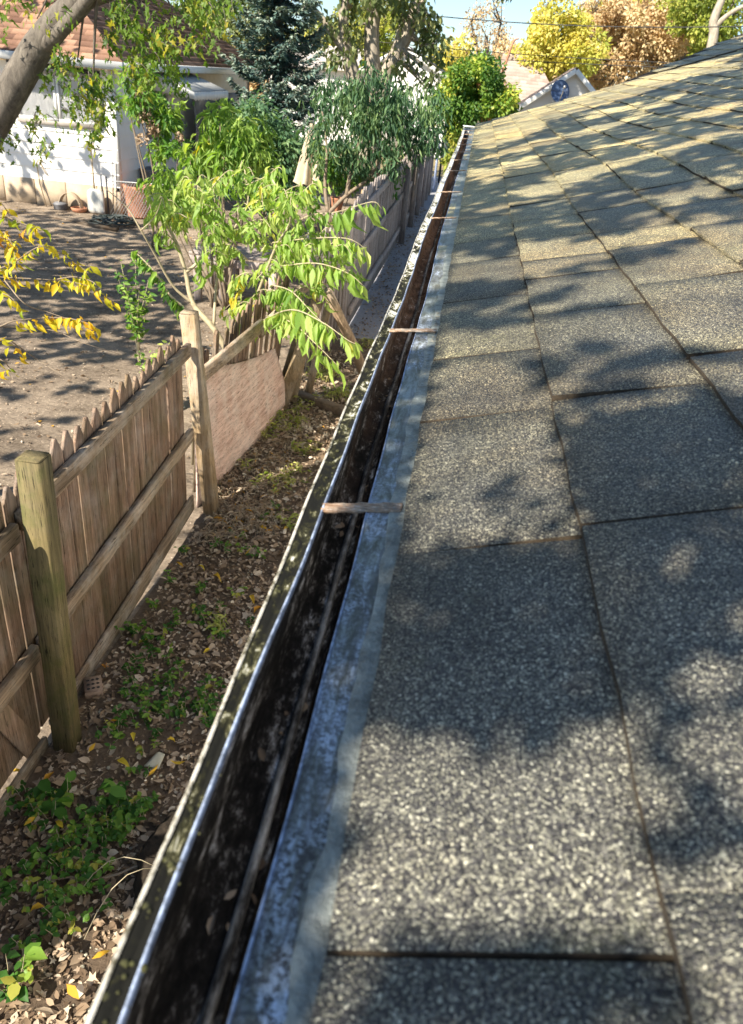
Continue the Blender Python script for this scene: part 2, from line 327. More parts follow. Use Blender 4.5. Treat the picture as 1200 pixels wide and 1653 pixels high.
LM = dict(
    lime=leafmat('lime_leaf', [(0, (0.13, 0.26, 0.045)), (0.5, (0.32, 0.48, 0.10)), (0.93, (0.54, 0.62, 0.20)), (1, (0.66, 0.54, 0.06))], 0.5),
    green=leafmat('green_leaf', [(0, (0.04, 0.12, 0.02)), (0.5, (0.10, 0.24, 0.035)), (1, (0.30, 0.44, 0.07))], 0.4),
    maple=leafmat('maple_leaf', [(0, (0.06, 0.13, 0.02)), (0.7, (0.19, 0.30, 0.04)), (1, (0.48, 0.42, 0.06))], 0.5),
    dark=leafmat('dark_green_leaf', [(0, (0.045, 0.11, 0.055)), (0.6, (0.10, 0.20, 0.10)), (1, (0.26, 0.38, 0.15))], 0.35),
    yellow=leafmat('yellow_leaf', [(0, (0.30, 0.40, 0.03)), (0.4, (0.70, 0.55, 0.03)), (0.8, (0.75, 0.42, 0.03)), (1, (0.55, 0.22, 0.03))], 0.45, tcol=(1.1, 1.05, 0.5)),
    gold=leafmat('golden_crown', [(0, (0.36, 0.42, 0.08)), (0.5, (0.68, 0.62, 0.12)), (1, (0.82, 0.72, 0.24))], 0.45, tcol=(1.1, 1.05, 0.6)),
    bush=leafmat('bush_leaf', [(0, (0.04, 0.11, 0.02)), (0.5, (0.12, 0.24, 0.04)), (0.85, (0.34, 0.46, 0.07)), (1, (0.60, 0.58, 0.10))], 0.4),
    canopy=leafmat('shade_leaf', [(0, (0.05, 0.10, 0.02)), (1, (0.10, 0.16, 0.03))], 0.15),  # for the unseen leaves added to cast shade
    tan=leafmat('tan_crown', [(0, (0.42, 0.27, 0.13)), (0.5, (0.68, 0.50, 0.28)), (1, (0.80, 0.68, 0.42))], 0.4, tcol=(1.1, 1.0, 0.7)),
    ygreen=leafmat('yellow_green_crown', [(0, (0.14, 0.20, 0.04)), (0.6, (0.36, 0.42, 0.08)), (1, (0.66, 0.60, 0.14))], 0.45),
    olive=leafmat('olive_crown', [(0, (0.07, 0.11, 0.04)), (0.5, (0.20, 0.25, 0.10)), (1, (0.42, 0.42, 0.18))], 0.4),
    spruce=leafmat('blue_spruce_needle', [(0, (0.03, 0.07, 0.06)), (0.6, (0.12, 0.20, 0.18)), (1, (0.42, 0.48, 0.38))], 0.1),
    litter=leafmat('fallen_leaf', [(0, (0.10, 0.062, 0.04)), (0.4, (0.32, 0.23, 0.15)), (0.75, (0.58, 0.46, 0.34)), (0.93, (0.72, 0.64, 0.52)), (1, (0.66, 0.36, 0.04))], 0.2, 0.8, (1, 0.9, 0.7)),
    fresh=leafmat('fresh_yellow_fallen_leaf', [(0, (0.62, 0.48, 0.04)), (1, (0.70, 0.30, 0.03))], 0.25, 0.6),
    weed=leafmat('weed_leaf', [(0, (0.035, 0.11, 0.02)), (0.45, (0.085, 0.22, 0.035)), (0.85, (0.24, 0.40, 0.06)), (1, (0.45, 0.42, 0.08))], 0.4),
    dead=leafmat('dried_flower', [(0, (0.34, 0.24, 0.16)), (1, (0.66, 0.52, 0.38))], 0.3, 0.8, (1, 0.9, 0.7)),
    shoot=leafmat('sunlit_weed_blade', [(0, (0.22, 0.30, 0.05)), (0.5, (0.46, 0.48, 0.12)), (1, (0.62, 0.52, 0.28))], 0.35),
)

# ------------------------------------------------------------------ mesh helpers
def link(name, me, parent=None):
    o = bpy.data.objects.new(name, me); COL.objects.link(o)
    if parent is not None:
        o.parent = parent; o.matrix_parent_inverse = Matrix.Translation(-world_loc(parent))
    return o
def world_loc(p):
    v = Vector((0, 0, 0))
    while p is not None:
        if p.type == 'EMPTY': v += p.location; break
        p = p.parent
    return v
def sub(name, me, part):
    """a sub-part: child of a mesh part that itself sits at its thing's offset"""
    o = bpy.data.objects.new(name, me); COL.objects.link(o); o.parent = part; return o
def tag(o, label=None, cat=None, group=None, kind=None):
    if label: o['label'] = label
    if cat: o['category'] = cat
    if group: o['group'] = group
    if kind: o['kind'] = kind
    return o
def thing(name, loc, label, cat, group=None):
    o = bpy.data.objects.new(name, None); COL.objects.link(o); o.location = Vector([float(a) for a in loc]); o.empty_display_size = 0.1
    return tag(o, label, cat, group)
def arr_mesh(name, V, polys, mats, tint=None, smooth=False, matidx=None, uv=None):
    me = bpy.data.meshes.new(name)
    V = np.asarray(V, np.float32)
    if isinstance(polys, np.ndarray):
        nf, k = polys.shape; li = polys.ravel(); ls = np.arange(nf)*k; lt = np.full(nf, k)
    else:
        nf = len(polys); lt = np.array([len(p) for p in polys]); ls = np.concatenate([[0], np.cumsum(lt)[:-1]]); li = np.array([i for p in polys for i in p])
    me.vertices.add(len(V)); me.vertices.foreach_set('co', V.ravel())
    me.loops.add(len(li)); me.loops.foreach_set('vertex_index', li.astype(np.int32))
    me.polygons.add(nf); me.polygons.foreach_set('loop_start', ls.astype(np.int32)); me.polygons.foreach_set('loop_total', lt.astype(np.int32))
    if matidx is not None: me.polygons.foreach_set('material_index', np.asarray(matidx, np.int32))
    if uv is not None:
        me.uv_layers.new(name='UVMap'); me.uv_layers[0].data.foreach_set('uv', np.asarray(uv, np.float32)[li].ravel())
    me.update(calc_edges=True)
    if tint is not None:
        a = me.attributes.new('tint', 'FLOAT', 'POINT'); a.data.foreach_set('value', np.asarray(tint, np.float32))
    for m in (mats if isinstance(mats, (list, tuple)) else [mats]): me.materials.append(m)
    if smooth: me.polygons.foreach_set('use_smooth', np.ones(nf, bool))
    return me
class MB:
    def __init__(s): s.v = []; s.f = []; s.mi = []; s.sm = False
    def add(s, vs, fs, mi=0):
        b = len(s.v); s.v += [tuple(float(c) for c in v) for v in vs]; s.f += [tuple(b+i for i in f) for f in fs]; s.mi += [mi]*len(fs); return s
    def beam(s, p0, p1, w, t, side=(0, 1, 0), mi=0, bev=0.0, taper=1.0, top=None):
        """a bar from p0 to p1: w across 'side', t across the third axis; bevelled corners; top='point' makes a picket point"""
        p0, p1 = np.array(p0, float), np.array(p1, float); d = p1-p0; L = np.linalg.norm(d); d /= L
        sd = np.array(side, float); sd -= d*np.dot(sd, d); sd /= np.linalg.norm(sd); n = np.cross(d, sd)
        b_ = bev if bev else min(w, t)*0.12
        prof = [(-w/2+b_, -t/2), (w/2-b_, -t/2), (w/2, -t/2+b_), (w/2, t/2-b_), (w/2-b_, t/2), (-w/2+b_, t/2), (-w/2, t/2-b_), (-w/2, -t/2+b_)]
        vs = []; rows = [(0, 1, 1.0), (L*(0.94 if top else 1.0), 1, taper)]
        if top == 'point': rows = [(0, 1, 1), (L-w*0.75, 1, 1), (L, 0.18, 1)]
        elif top == 'cut': rows = [(0, 1, 1), (L-w*0.4, 1, 1), (L, 0.42, 1)]
        elif top is None: rows = [(0, 1, 1), (L, taper, taper)]
        for (l, sw, st) in rows:
            for a, c in prof: vs.append(p0+d*l+sd*a*sw+n*c*st)
        fs = [tuple(range(7, -1, -1))]; k = len(rows)
        for r in range(k-1):
            for i in range(8): j = (i+1) % 8; fs.append((r*8+i, r*8+j, (r+1)*8+j, (r+1)*8+i))
        fs.append(tuple((k-1)*8+i for i in range(8)))
        return s.add(vs, fs, mi)
    def box(s, c, d, mi=0, rz=0.0):
        c = np.array(c, float); x = np.array([math.cos(rz), math.sin(rz), 0]); 
        y = np.array([-math.sin(rz), math.cos(rz), 0])
        return s.beam(c-np.array([0, 0, d[2]/2]), c+np.array([0, 0, d[2]/2]), d[0], d[1], x, mi, bev=min(d)*0.06)
    def tube(s, pts, rad, n=6, mi=0, closed=True):
        pts = [np.array(p, float) for p in pts]; k = len(pts)
        if isinstance(rad, (int, float)): rad = [rad]*k
        vs = []; fs = []; ref = np.array([0.31, 0.17, 0.93])
        for i, p in enumerate(pts):
            d = pts[min(i+1, k-1)]-pts[max(i-1, 0)]; d = d/(np.linalg.norm(d)+1e-9)
            if abs(np.dot(d, ref)) > 0.95: ref = np.array([0.9, 0.3, 0.1])
            a = np.cross(d, ref); a /= np.linalg.norm(a); b_ = np.cross(d, a); ref = np.cross(a, d)*1.0
            for q in range(n):
                an = 2*math.pi*q/n; vs.append(p+rad[i]*(math.cos(an)*a+math.sin(an)*b_))
        for i in range(k-1):
            for q in range(n):
                r = (q+1) % n; fs.append((i*n+q, i*n+r, (i+1)*n+r, (i+1)*n+q))
        if closed: fs.append(tuple(range(n-1, -1, -1))); fs.append(tuple((k-1)*n+q for q in range(n)))
        return s.add(vs, fs, mi)
    def lathe(s, c, prof, n=20, mi=0):
        vs = []; fs = []; c = np.array(c, float)
        for (r, z) in prof:
            for q in range(n): a = 2*math.pi*q/n; vs.append(c+np.array([r*math.cos(a), r*math.sin(a), z]))
        for i in range(len(prof)-1):
            for q in range(n): r = (q+1) % n; fs.append((i*n+q, i*n+r, (i+1)*n+r, (i+1)*n+q))
        return s.add(vs, fs, mi)
    def sheet(s, fn, nu, nv, mi=0, thick=None):
        vs = [fn(i/nu, j/nv) for j in range(nv+1) for i in range(nu+1)]
        fs = [(j*(nu+1)+i, j*(nu+1)+i+1, (j+1)*(nu+1)+i+1, (j+1)*(nu+1)+i) for j in range(nv) for i in range(nu)]
        return s.add(vs, fs, mi)
    def mesh(s, name, mats, smooth=None):
        return arr_mesh(name, np.array(s.v), s.f, mats, smooth=s.sm if smooth is None else smooth, matidx=s.mi)
    def build(s, name, mats, parent=None, smooth=None, solid=0.0):
        if not s.v: return None
        o = link(name, s.mesh(name, mats, smooth), parent)
        if solid:
            m = o.modifiers.new('thickness', 'SOLIDIFY'); m.thickness = solid; m.offset = 0
        return o

TPL = {
 'lance': (np.array([(0, 0, 0), (-.5, .38, .10), (0, .42, 0), (.5, .38, .10), (-.32, .72, .04), (0, .74, -.06), (.32, .72, .04), (0, 1, -.20)]),
           [(0, 2, 1), (0, 3, 2), (1, 2, 5, 4), (2, 3, 6, 5), (4, 5, 7), (5, 6, 7)]),
 'quad': (np.array([(0, 0, 0), (-.5, .45, .08), (0, 1, -.05), (.5, .45, .08)]), [(0, 3, 2, 1)]),
 'oval': (np.array([(0, 0, 0), (-.45, .3, .06), (-.42, .65, .04), (0, 1, -.1), (.42, .65, .04), (.45, .3, .06)]), [(0, 5, 4, 3), (0, 3, 2, 1)]),
 'maple': (np.array([(0, 0, 0), (-.45, -.08, .10), (-.28, .22, 0), (-.62, .45, .14), (-.24, .50, 0), (-.14, .74, .03), (0, 1.05, -.10), (.14, .74, .03), (.24, .50, 0), (.62, .45, -.06), (.28, .22, 0), (.45, -.08, .12), (0, .4, -.05)]),
           [(12, 0, 1, 2), (12, 2, 3, 4), (12, 4, 5, 6), (12, 6, 7, 8), (12, 8, 9, 10), (12, 10, 11, 0)]),
}
def unit(a): return a/(np.linalg.norm(a, axis=-1, keepdims=True)+1e-9)
def leaves(name, P, D, N, L, Wd, tint, m, parent=None, shape='lance', jit=0.0):
    P = np.asarray(P, float); n = len(P); T, Fc = TPL[shape]
    D = unit(np.broadcast_to(np.asarray(D, float), P.shape)); N = np.broadcast_to(np.asarray(N, float), P.shape)
    X = unit(np.cross(D, N)); N = np.cross(X, D)
    L = np.broadcast_to(L, (n,))[:, None, None]; Wd = np.broadcast_to(Wd, (n,))[:, None, None]
    curl = (1.1+RNG.normal(0, 1.1, (n, 1, 1)))
    V = P[:, None]+X[:, None]*T[None, :, 0:1]*Wd+D[:, None]*T[None, :, 1:2]*L+N[:, None]*T[None, :, 2:3]*L*curl
    k = len(T); off = (np.arange(n)*k)
    sizes = set(len(f) for f in Fc)
    if len(sizes) == 1: polys = (off[:, None, None]+np.array(Fc)[None]).reshape(-1, len(Fc[0]))
    else: polys = [tuple(int(o)+i for i in f) for o in off for f in Fc]
    me = arr_mesh(name, V.reshape(-1, 3), polys, m, tint=np.repeat(np.broadcast_to(tint, (n,)), k))
    return me
def rdir(n, up=0.0):
    v = RNG.normal(size=(n, 3)); v = unit(v); v[:, 2] += up; return unit(v)

# ------------------------------------------------------------------ the ground (one sheet) and what is laid on it
def gz(x, y): return 0.025*math.sin(x*1.7+y*0.6)+0.02*math.sin(y*2.3-x*1.1)
def sheetobj(name, x0, x1, y0, y1, z, nx, ny, m, bumpy=0.0, kind='structure'):
    b = MB(); b.sheet(lambda a, c: (x0+(x1-x0)*a, y0+(y1-y0)*c, z+bumpy*gz(x0+(x1-x0)*a, y0+(y1-y0)*c)), nx, ny)
    o = b.build(name, m, smooth=True); tag(o, kind=kind); return o
sheetobj('ground', -400, 400, -100, 900, -0.06, 4, 4, MAT['lawn'])
sheetobj('yard_ground', -20, -1.55, -4, 24, 0.0, 60, 80, MAT['yard'], 1.0)
sheetobj('side_ground', -1.55, 0.6, -2, 9.0, 0.004, 30, 120, MAT['soil'], 1.0)
sheetobj('lane', -1.55, 0.6, 9.0, 27, 0.004, 10, 60, MAT['lane'], 0.3)
sheetobj('road', -60, 60, 42, 50, 0.0, 4, 2, MAT['road'])

# ------------------------------------------------------------------ our house: roof, gutter, flashing
house = thing('shingled_house', (1.0, 4.0, 0.0), 'grey shingled low roof with a long dirty gutter filling the right side', 'house')
X1, Y0, Y1 = 4.3, -0.9, 9.72
def sag(x, y):
    s_ = 0.011*math.sin(y*1.9+0.6)*math.exp(-x*0.7)+0.006*math.sin(y*3.7+x*2.2)*math.exp(-x*0.9)+0.0025*math.sin(x*5+y*1.3)
    f = min(1, max(0, (y-4.5)/5.2)); f = f*f*(3-2*f)
    return s_*min(1, 0.35+max(0, x))+f*0.048*max(0, x-0.1)
def roofz(x, y): return EZ+TT*(x-EX)+sag(x, y)
# underlay
b = MB(); b.sheet(lambda a, c: (EX+0.01+(X1-EX)*a, Y0+(Y1-0.01-Y0)*c, roofz(EX+0.01+(X1-EX)*a, Y0+(Y1-Y0)*c)-0.022), 24, 60)
deck = b.build('roof', MAT['seam'], house, smooth=True)
EXPO = 0.1855
V = []; Fs = []; MI = []; TI = []
course_edges = [-0.020]+[0.1475+EXPO*(i-1) for i in range(1, 25)]
def _jy(*q): return [float(onroof(*p)[1]) for p in q]
fixed = {0: [0.02]+_jy((760, 1560), (790, 893), (780, 676), (790, 573), (780, 483), (780, 421), (780, 388), (775, 352), (775, 330)), 1: [0.06]+_jy((1130, 1465), (1080, 846), (1010, 637), (950, 501), (915, 446), (900, 418), (890, 385), (880, 352)), 2: [0.15, 0.52, 0.80]+_jy((1160, 574), (1110, 450), (1060, 391), (1020, 368), (985, 332))}
def add_tab(x0, x1, ya, yb, lift0, dz, tint, skew):
    global V, Fs, MI, TI
    nx, ny = 4, 5; base = len(V); t = 0.0045
    for j in range(ny+1):
        for i in range(nx+1):
            a, c = i/nx, j/ny; x = x0+(x1-x0)*a; y = ya+(yb-ya)*c+skew*(a-0.5)
            e = 0.0016*math.sin(y*31+x0*9) if i == 0 else 0
            x += e
            # butt edge proud of the course below, head tucked under the next course
            z = roofz(x, y)+(0.0060 if x0 < 0.3 else 0.0035)*(1-a)-0.002*a+dz*(1-a)*abs(c-0.5)*2+lift0*c*(1-a)
            V.append((x, y, z)); TI.append(tint)
    for j in range(ny):
        for i in range(nx):
            q = base+j*(nx+1)+i; Fs.append((q, q+1, q+nx+2, q+nx+1)); MI.append(0)
    # butt (down-slope) and side skirts
    b2 = len(V)
    ring = [base+j*(nx+1) for j in range(ny+1)]
    for r in ring: v = V[r]; V.append((v[0]+0.001, v[1], v[2]-(0.0085 if x0 < 0.3 else 0.0058))); TI.append(tint)
    for j in range(ny): Fs.append((ring[j], ring[j+1], b2+j+1, b2+j)); MI.append(1 if (x0 < 0.5 and ya < 2.2) or tint > 0.75 else 0)
    for jj, flip in ((0, 0), (ny, 1)):
        row = [base+jj*(nx+1)+i for i in range(nx+1)]; b3 = len(V)
        for r in row: v = V[r]; V.append((v[0], v[1], v[2]-0.010)); TI.append(tint)
        for i in range(nx):
            Fs.append((row[i], row[i+1], b3+i+1, b3+i) if flip else (row[i+1], row[i], b3+i, b3+i+1)); MI.append(1)
for ci in range(24):
    x0 = course_edges[ci]; x1 = course_edges[ci+1]+0.012
    cuts = [-0.9, -0.5, -0.15]+fixed.get(ci, [0.05+random.random()*0.3])
    while cuts[-1] < Y1-0.2: cuts.append(cuts[-1]+random.choice([0.30, 0.34, 0.36, 0.40, 0.18, 0.42])*random.uniform(0.93, 1.07))
    cuts[-1] = Y1+0.01*math.sin(ci*3)
    for ya, yb in zip(cuts[:-1], cuts[1:]):
        g = 0.003+0.005*random.random()**2
        add_tab(x0, x1, ya+g/2, yb-g/2, 0.0006 if ci == 0 or ya < 0.7 else random.choice([0, 0, 0.0015, 0.003]), random.uniform(0, 0.0015 if ci == 0 or ya < 0.7 else 0.0055), random.random() if ya > 0.75 else 0.5, random.uniform(-0.012, 0.012) if ya > 0.1 else 0)
o = sub('shingles', arr_mesh('shingles', np.array(V), Fs, [SH, MAT['seam']], tint=TI, smooth=False, matidx=MI), deck)
# higher roof slope beyond the far rake
V = []; Fs = []; MI = []; TI = []
_rz = roofz
def roofz(x, y): return _rz(x, Y1)+0.012+(x-1.2)*0.014*max(0, y-Y1)*0.35+0.03*max(0, y-Y1)*(1 if x > 1.2 else 0)
_ux = lambda c: 1.36+0.75*2.6*c
b = MB(); b.sheet(lambda a, c: (_ux(c)+(X1-_ux(c))*a, Y1+0.03+2.6*c, roofz(_ux(c)+(X1-_ux(c))*a, Y1+2.6*c)-0.02), 10, 8)
deck2 = b.build('upper_roof', MAT['seam'], house)
for ci in range(7, 24):
    y = Y1+0.03
    while y < Y1+2.4:
        l = random.uniform(0.3, 0.42)
        if course_edges[ci] < 1.36+0.75*(y+l-Y1): y += l; continue
        add_tab(course_edges[ci], course_edges[ci+1]+0.012, y+0.003, y+l-0.003, 0.001, 0.002, random.random()*0.4, 0.0); y += l
sub('shingles', arr_mesh('shingles', np.array(V), Fs, [SH, MAT['seam']], tint=TI, matidx=MI), deck2)
# walls under the eave (white siding), far slope beyond the ridge
b = MB()
for k in range(11):
    z = 0.25+k*0.18
    b.add([(0.22, Y0, z), (0.22, Y1-0.15, z), (0.232, Y1-0.15, z+0.18), (0.232, Y0, z+0.18)], [(0, 1, 2, 3)])
    b.add([(0.22, Y0, z), (0.22, Y1-0.15, z), (0.235, Y1-0.15, z), (0.235, Y0, z)], [(0, 3, 2, 1)])
b.add([(0.233, Y1-0.15, 0), (8.4, Y1-0.15, 0), (8.4, Y1-0.15, 2.35), (4.3, Y1-0.15, 3.6), (0.233, Y1-0.15, 2.35)], [(0, 1, 2, 3, 4)])
b.build('siding_wall', MAT['sidingw'], house)
b = MB(); b.add([(0.25, Y0, -0.05), (0.25, Y1-0.15, -0.05), (0.25, Y1-0.15, 0.26), (0.25, Y0, 0.26)], [(0, 1, 2, 3)]); b.build('foundation', MAT['block'], house)
b = MB(); b.sheet(lambda a, c: (X1+4.2*a, Y0+(Y1-Y0)*c, _rz(X1, 5)-0.02-1.25*a), 4, 4); b.build('rear_roof', MAT['seam'], house)
b = MB(); b.add([(-0.045, Y0, 2.22), (0.25, Y0, 2.22), (0.25, Y1, 2.22), (-0.045, Y1, 2.22)], [(0, 1, 2, 3)]); b.build('soffit', MAT['trim'], house)
b = MB(); b.beam((-0.052, Y0, 2.29), (-0.052, Y1-0.3, 2.29), 0.15, 0.012, (0, 0, 1)); b.build('fascia', MAT['dark'], house)

# gutter -------------------------------------------------------------
GY0, GY1 = -0.6, 9.0
def gx(y): return 0.0030*math.sin(y*1.15+0.4)+0.0018*math.sin(y*4.3)+(0.0006*math.sin(y*23) if y < 3 else 0)
def gzz(y): return 0.004*math.sin(y*0.9+1.0)+0.002*math.sin(y*3.1)-0.0006*y
def extr(prof, name, m, parent, ny=260, smooth=True, ya=GY0, yb=GY1, sf=sub):
    b = MB(); n = len(prof); ys = np.linspace(0, 1, ny+1)**1.5*(yb-ya)+ya
    bd = lambda y: -0.0075*math.exp(-((y-0.34)/0.24)**2)
    bw = lambda px: 1.0 if -0.1178 < px < -0.108 else (0.5 if -0.1240 < px <= -0.1178 else (0.35 if -0.108 <= px < -0.10 else 0.0))
    rg = (lambda y, px: (0.0022*math.sin(y*37)*math.sin(y*91+1)+0.0014*math.sin(y*211)) if name == 'sealant_band' and px < -0.034 else 0.0)
    vs = [(px+gx(y)+bw(px)*bd(y)+rg(y, px), y, pz+gzz(y)) for y in ys for (px, pz) in prof]
    fs = [(j*n+i, j*n+i+1, (j+1)*n+i+1, (j+1)*n+i) for j in range(ny) for i in range(n-1)]
    b.add(vs, fs); me = b.mesh(name, m, smooth); return sf(name, me, parent)
gut = extr([(-0.1345, 2.352), (-0.1335, 2.335), (-0.142, 2.325), (-0.142, 2.29), (-0.128, 2.265), (-0.120, 2.262), (-0.073, 2.262), (-0.0725, 2.268), (-0.0722, 2.346)], 'gutter', MAT['sidingw'], house, sf=link)
gut['label'] = 'long open metal gutter, white lip with moss, black grimy trough'
extr([(-0.1135, 2.366), (-0.1145, 2.352), (-0.1160, 2.31), (-0.1150, 2.292), (-0.106, 2.286), (-0.089, 2.2855), (-0.0760, 2.290), (-0.0725, 2.31), (-0.0715, 2.352)], 'grimy_trough', MAT['gin'], gut)
extr([(-0.1320, 2.3710), (-0.1275, 2.3722), (-0.122, 2.3700), (-0.1175, 2.3700), (-0.1135, 2.3715)], 'mossy_lip', MAT['lip'], gut)
extr([(-0.1344, 2.350), (-0.1350, 2.366), (-0.1343, 2.3728), (-0.1328, 2.3737), (-0.1314, 2.3727)], 'outer_edge', MAT['edge'], gut)
extr([(-0.1138, 2.3712), (-0.1130, 2.3722), (-0.1120, 2.3724), (-0.1110, 2.3710), (-0.1112, 2.366), (-0.1130, 2.364)], 'bright_bead', MAT['bead'], gut)
extr([(-0.0945, 2.2895), (-0.0925, 2.2935), (-0.0890, 2.2950), (-0.0872, 2.2940), (-0.0868, 2.2880)], 'scraped_fold', MAT['scrape'], gut)
# flashing strip lying from under the shingles down over the gutter's back
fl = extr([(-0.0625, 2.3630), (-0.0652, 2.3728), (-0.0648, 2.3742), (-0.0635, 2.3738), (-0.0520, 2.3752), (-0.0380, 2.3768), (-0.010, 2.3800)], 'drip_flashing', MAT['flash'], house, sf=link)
extr([(-0.0385, 2.3768), (-0.0378, 2.3782), (-0.0300, 2.3792), (-0.0240, 2.3802), (-0.010, 2.3835)], 'sealant_band', MAT['seal'], fl)
extr([(-0.0650, 2.3742), (-0.0645, 2.3752), (-0.0634, 2.3752), (-0.0630, 2.3741)], 'flashing_hem', MAT['bead'], fl)
b = MB()
y = 0.18
while y < 1.6:
    l = random.uniform(0.004, 0.014); w = random.uniform(0.004, 0.010)
    b.sheet(lambda a, c: (-0.033+w*a+gx(y), y+l*c+0.0012*math.sin(a*9+y*40), 2.3800+0.0018*math.sin(a*3.14)*math.sin(c*3.14)), 4, 4); y += l+random.uniform(0.001, 0.022)
sub('caulk_dabs', b.mesh('caulk_dabs', MAT['caulk'], True), fl)
# hanger straps
for k, (y, w) in enumerate([(0.735, 0.0190), (1.44, 0.0150), (2.83, 0.011), (3.56, 0.012), (4.46, 0.010), (5.12, 0.011), (5.73, 0.012), (6.45, 0.011), (7.14, 0.012), (7.75, 0.011), (8.34, 0.012)]):
    b = MB(); n = 10; dy = random.uniform(-0.012, 0.004)
    fn = lambda a, c: (-0.1145+a*0.088+gx(y), y-dy*a+(c-0.5)*w*(1+0.06*math.sin(a*17+k)), 2.3760+0.0105*a+0.0022*math.cos((c-0.5)*3.14)+0.0005*math.sin(a*23+c*9+k)+0.0003*math.sin(a*61+c*5)-0.0016*(abs(c-0.5)<0.12))
    b.sheet(fn, 36, 5)
    me = b.mesh('strap', MAT['rust'], True); o = sub('strap', me, gut); mo = o.modifiers.new('thickness', 'SOLIDIFY'); mo.thickness = 0.0035; mo.offset = -1
b = MB(); b.beam((-0.142, GY1, 2.318), (-0.045, GY1, 2.318), 0.105, 0.004, (0, 0, 1)); b.box((-0.085, GY1+0.02, 2.385), (0.11, 0.09, 0.012), rz=0.2)
sub('end_cap', b.mesh('end_cap', MAT['trim']), gut)
b = MB()
for k in range(420):
    y = 0.12+random.random()**1.3*3.2; x = random.uniform(-0.1325, -0.1150); r = 0.0006+0.0022*random.random()**2
    if math.sin(y*9)+math.sin(y*23+1) < -0.3: continue
    b.lathe((x+gx(y), y, 2.3708+gzz(y)), [(r, 0), (r*0.9, r*.35), (r*.5, r*.6), (0.0001, r*.65)], 7)
tag(sub('moss_tufts', b.mesh('moss_tufts', plain('moss', (0.04, 0.04, 0.012), 0.95, 0, 0.5, 60), True), gut), kind='stuff')
n = 90; yy = 0.25+RNG.random(n)**1.3*8.4; P = np.stack([RNG.uniform(-.108, -.080, n), yy, np.full(n, 2.289)], 1)
P[:, 0] += np.array([gx(v) for v in yy]); P[:, 2] += np.array([gzz(v) for v in yy]); an = RNG.random(n)*6.283
tag(link('gutter_debris', leaves('gutter_debris', P, np.stack([np.cos(an)*.4, np.sin(an), RNG.normal(0, .2, n)], 1), unit(RNG.normal(0, .4, (n, 3))+[0, 0, 1]), RNG.uniform(.005, .018, n), RNG.uniform(.003, .008, n), RNG.random(n)*.7, LM['litter'], shape='oval')), 'crumbs of dead leaf lying in the grimy gutter trough', 'debris', kind='stuff')
# loose grit on the shingles
P = [onroof(*q)+[0, 0, 0.012] for q in [(975, 788), (983, 760), (1140, 728), (1174, 744), (1177, 762), (1183, 766), (1172, 765), (1190, 750), (1196, 764), (1192, 742)]]
b = MB()
for p in P:
    r = random.uniform(0.0012, 0.0024); b.lathe(p, [(r*.5, 0), (r, r*.6), (r*.6, r*1.2), (0.0001, r*1.3)], 6)
tag(b.build('seed_grit', MAT['paper']), 'pale seeds and grit scattered on the shingles at the right edge', 'grit', kind='stuff')

# ------------------------------------------------------------------ wooden fences
def picket(x, y, z0, z1, w, parent, lean=0.0, m='picket', t=0.016, leanx=0.0, top='point'):
    b = MB(); b.beam((x, y, z0), (x+leanx, y+lean, z1), w, t, (0, 1, 0), top=top, bev=0.003)
    return b.build('picket', MAT[m], parent)
fa = thing('picket_fence', (-1.57, 2.6, 0), 'brown weathered picket fence at left with three rails and green-tinged post', 'fence')
y = 0.9
PX = -1.605
while y < 4.44:
    w = random.uniform(0.076, 0.098)
    if 2.00 < y < 2.25:   # the broken stretch just before the post
        picket(PX+0.005, y, 0.06, 1.33, w, fa, lean=random.uniform(-0.02, 0.0), t=0.014)
    else:
        picket(PX+random.uniform(-.004, .004), y, random.uniform(0.02, 0.07)+0.03*max(0, y-3), 1.30+random.uniform(-0.03, 0.03)+0.012*(y-2.4), w, fa, lean=random.uniform(-0.008, 0.008), t=0.015)
    y += w+random.choice([0.003, 0.004, 0.006, 0.010, 0.014])
# displaced pickets low in the near bay
b = MB(); b.beam((PX+0.03, 2.28, 0.02), (PX+0.012, 2.02, 0.62), 0.10, 0.014, (0, 1, 0.3)); b.build('picket', MAT['picket'], fa)
def rail(parent, p0, p1, w, t=0.035, m='rail', mi=None, name='rail', n=6, wob=0.006):
    b = MB(); p0 = np.array(p0, float); p1 = np.array(p1, float)
    b.beam(p0, p1, w, t, (0, 0, 1), bev=0.004)
    return b.build(name, MAT[m], parent)
rail(fa, (-1.575, 2.44, 1.135), (-1.575, 4.46, 1.21), 0.085)
rail(fa, (-1.575, 2.44, 0.50), (-1.575, 4.46, 0.64), 0.085)
rail(fa, (-1.583, 2.44, -0.005), (-1.583, 4.46, 0.125), 0.12, 0.022)
rail(fa, (-1.575, 0.6, 1.08), (-1.575, 2.40, 1.11), 0.085)
rail(fa, (-1.575, 0.6, 0.45), (-1.575, 2.40, 0.50), 0.085)
rail(fa, (-1.583, 0.6, -0.02), (-1.56, 2.34, 0.01), 0.10, 0.022)
def post(name, parent, base, top, w, m, t=None, chamfer=0.012):
    b = MB(); t = t or w; b.beam(base, top, w, t, (1, 0, 0), bev=chamfer*0.6); b.beam(np.array(top)+[0, 0, 0.0005], np.array(top)+[0, 0, 0.006], w*0.93, t*0.93, (1, 0, 0), bev=0.006)
    return b.build(name, MAT[m], parent)
post('post', fa, (-1.475, 2.37, -0.1), (-1.450, 2.39, 1.46), 0.097, 'gpost')['label'] = 'thick square post stained green with moss'
post('post', fa, (-1.475, 4.57, -0.1), (-1.59, 4.53, 1.42), 0.095, 'tpost')['label'] = 'tan square post leaning back'
post('post', fa, (-1.5, 0.3, -0.1), (-1.5, 0.3, 1.4), 0.1, 'gpost')
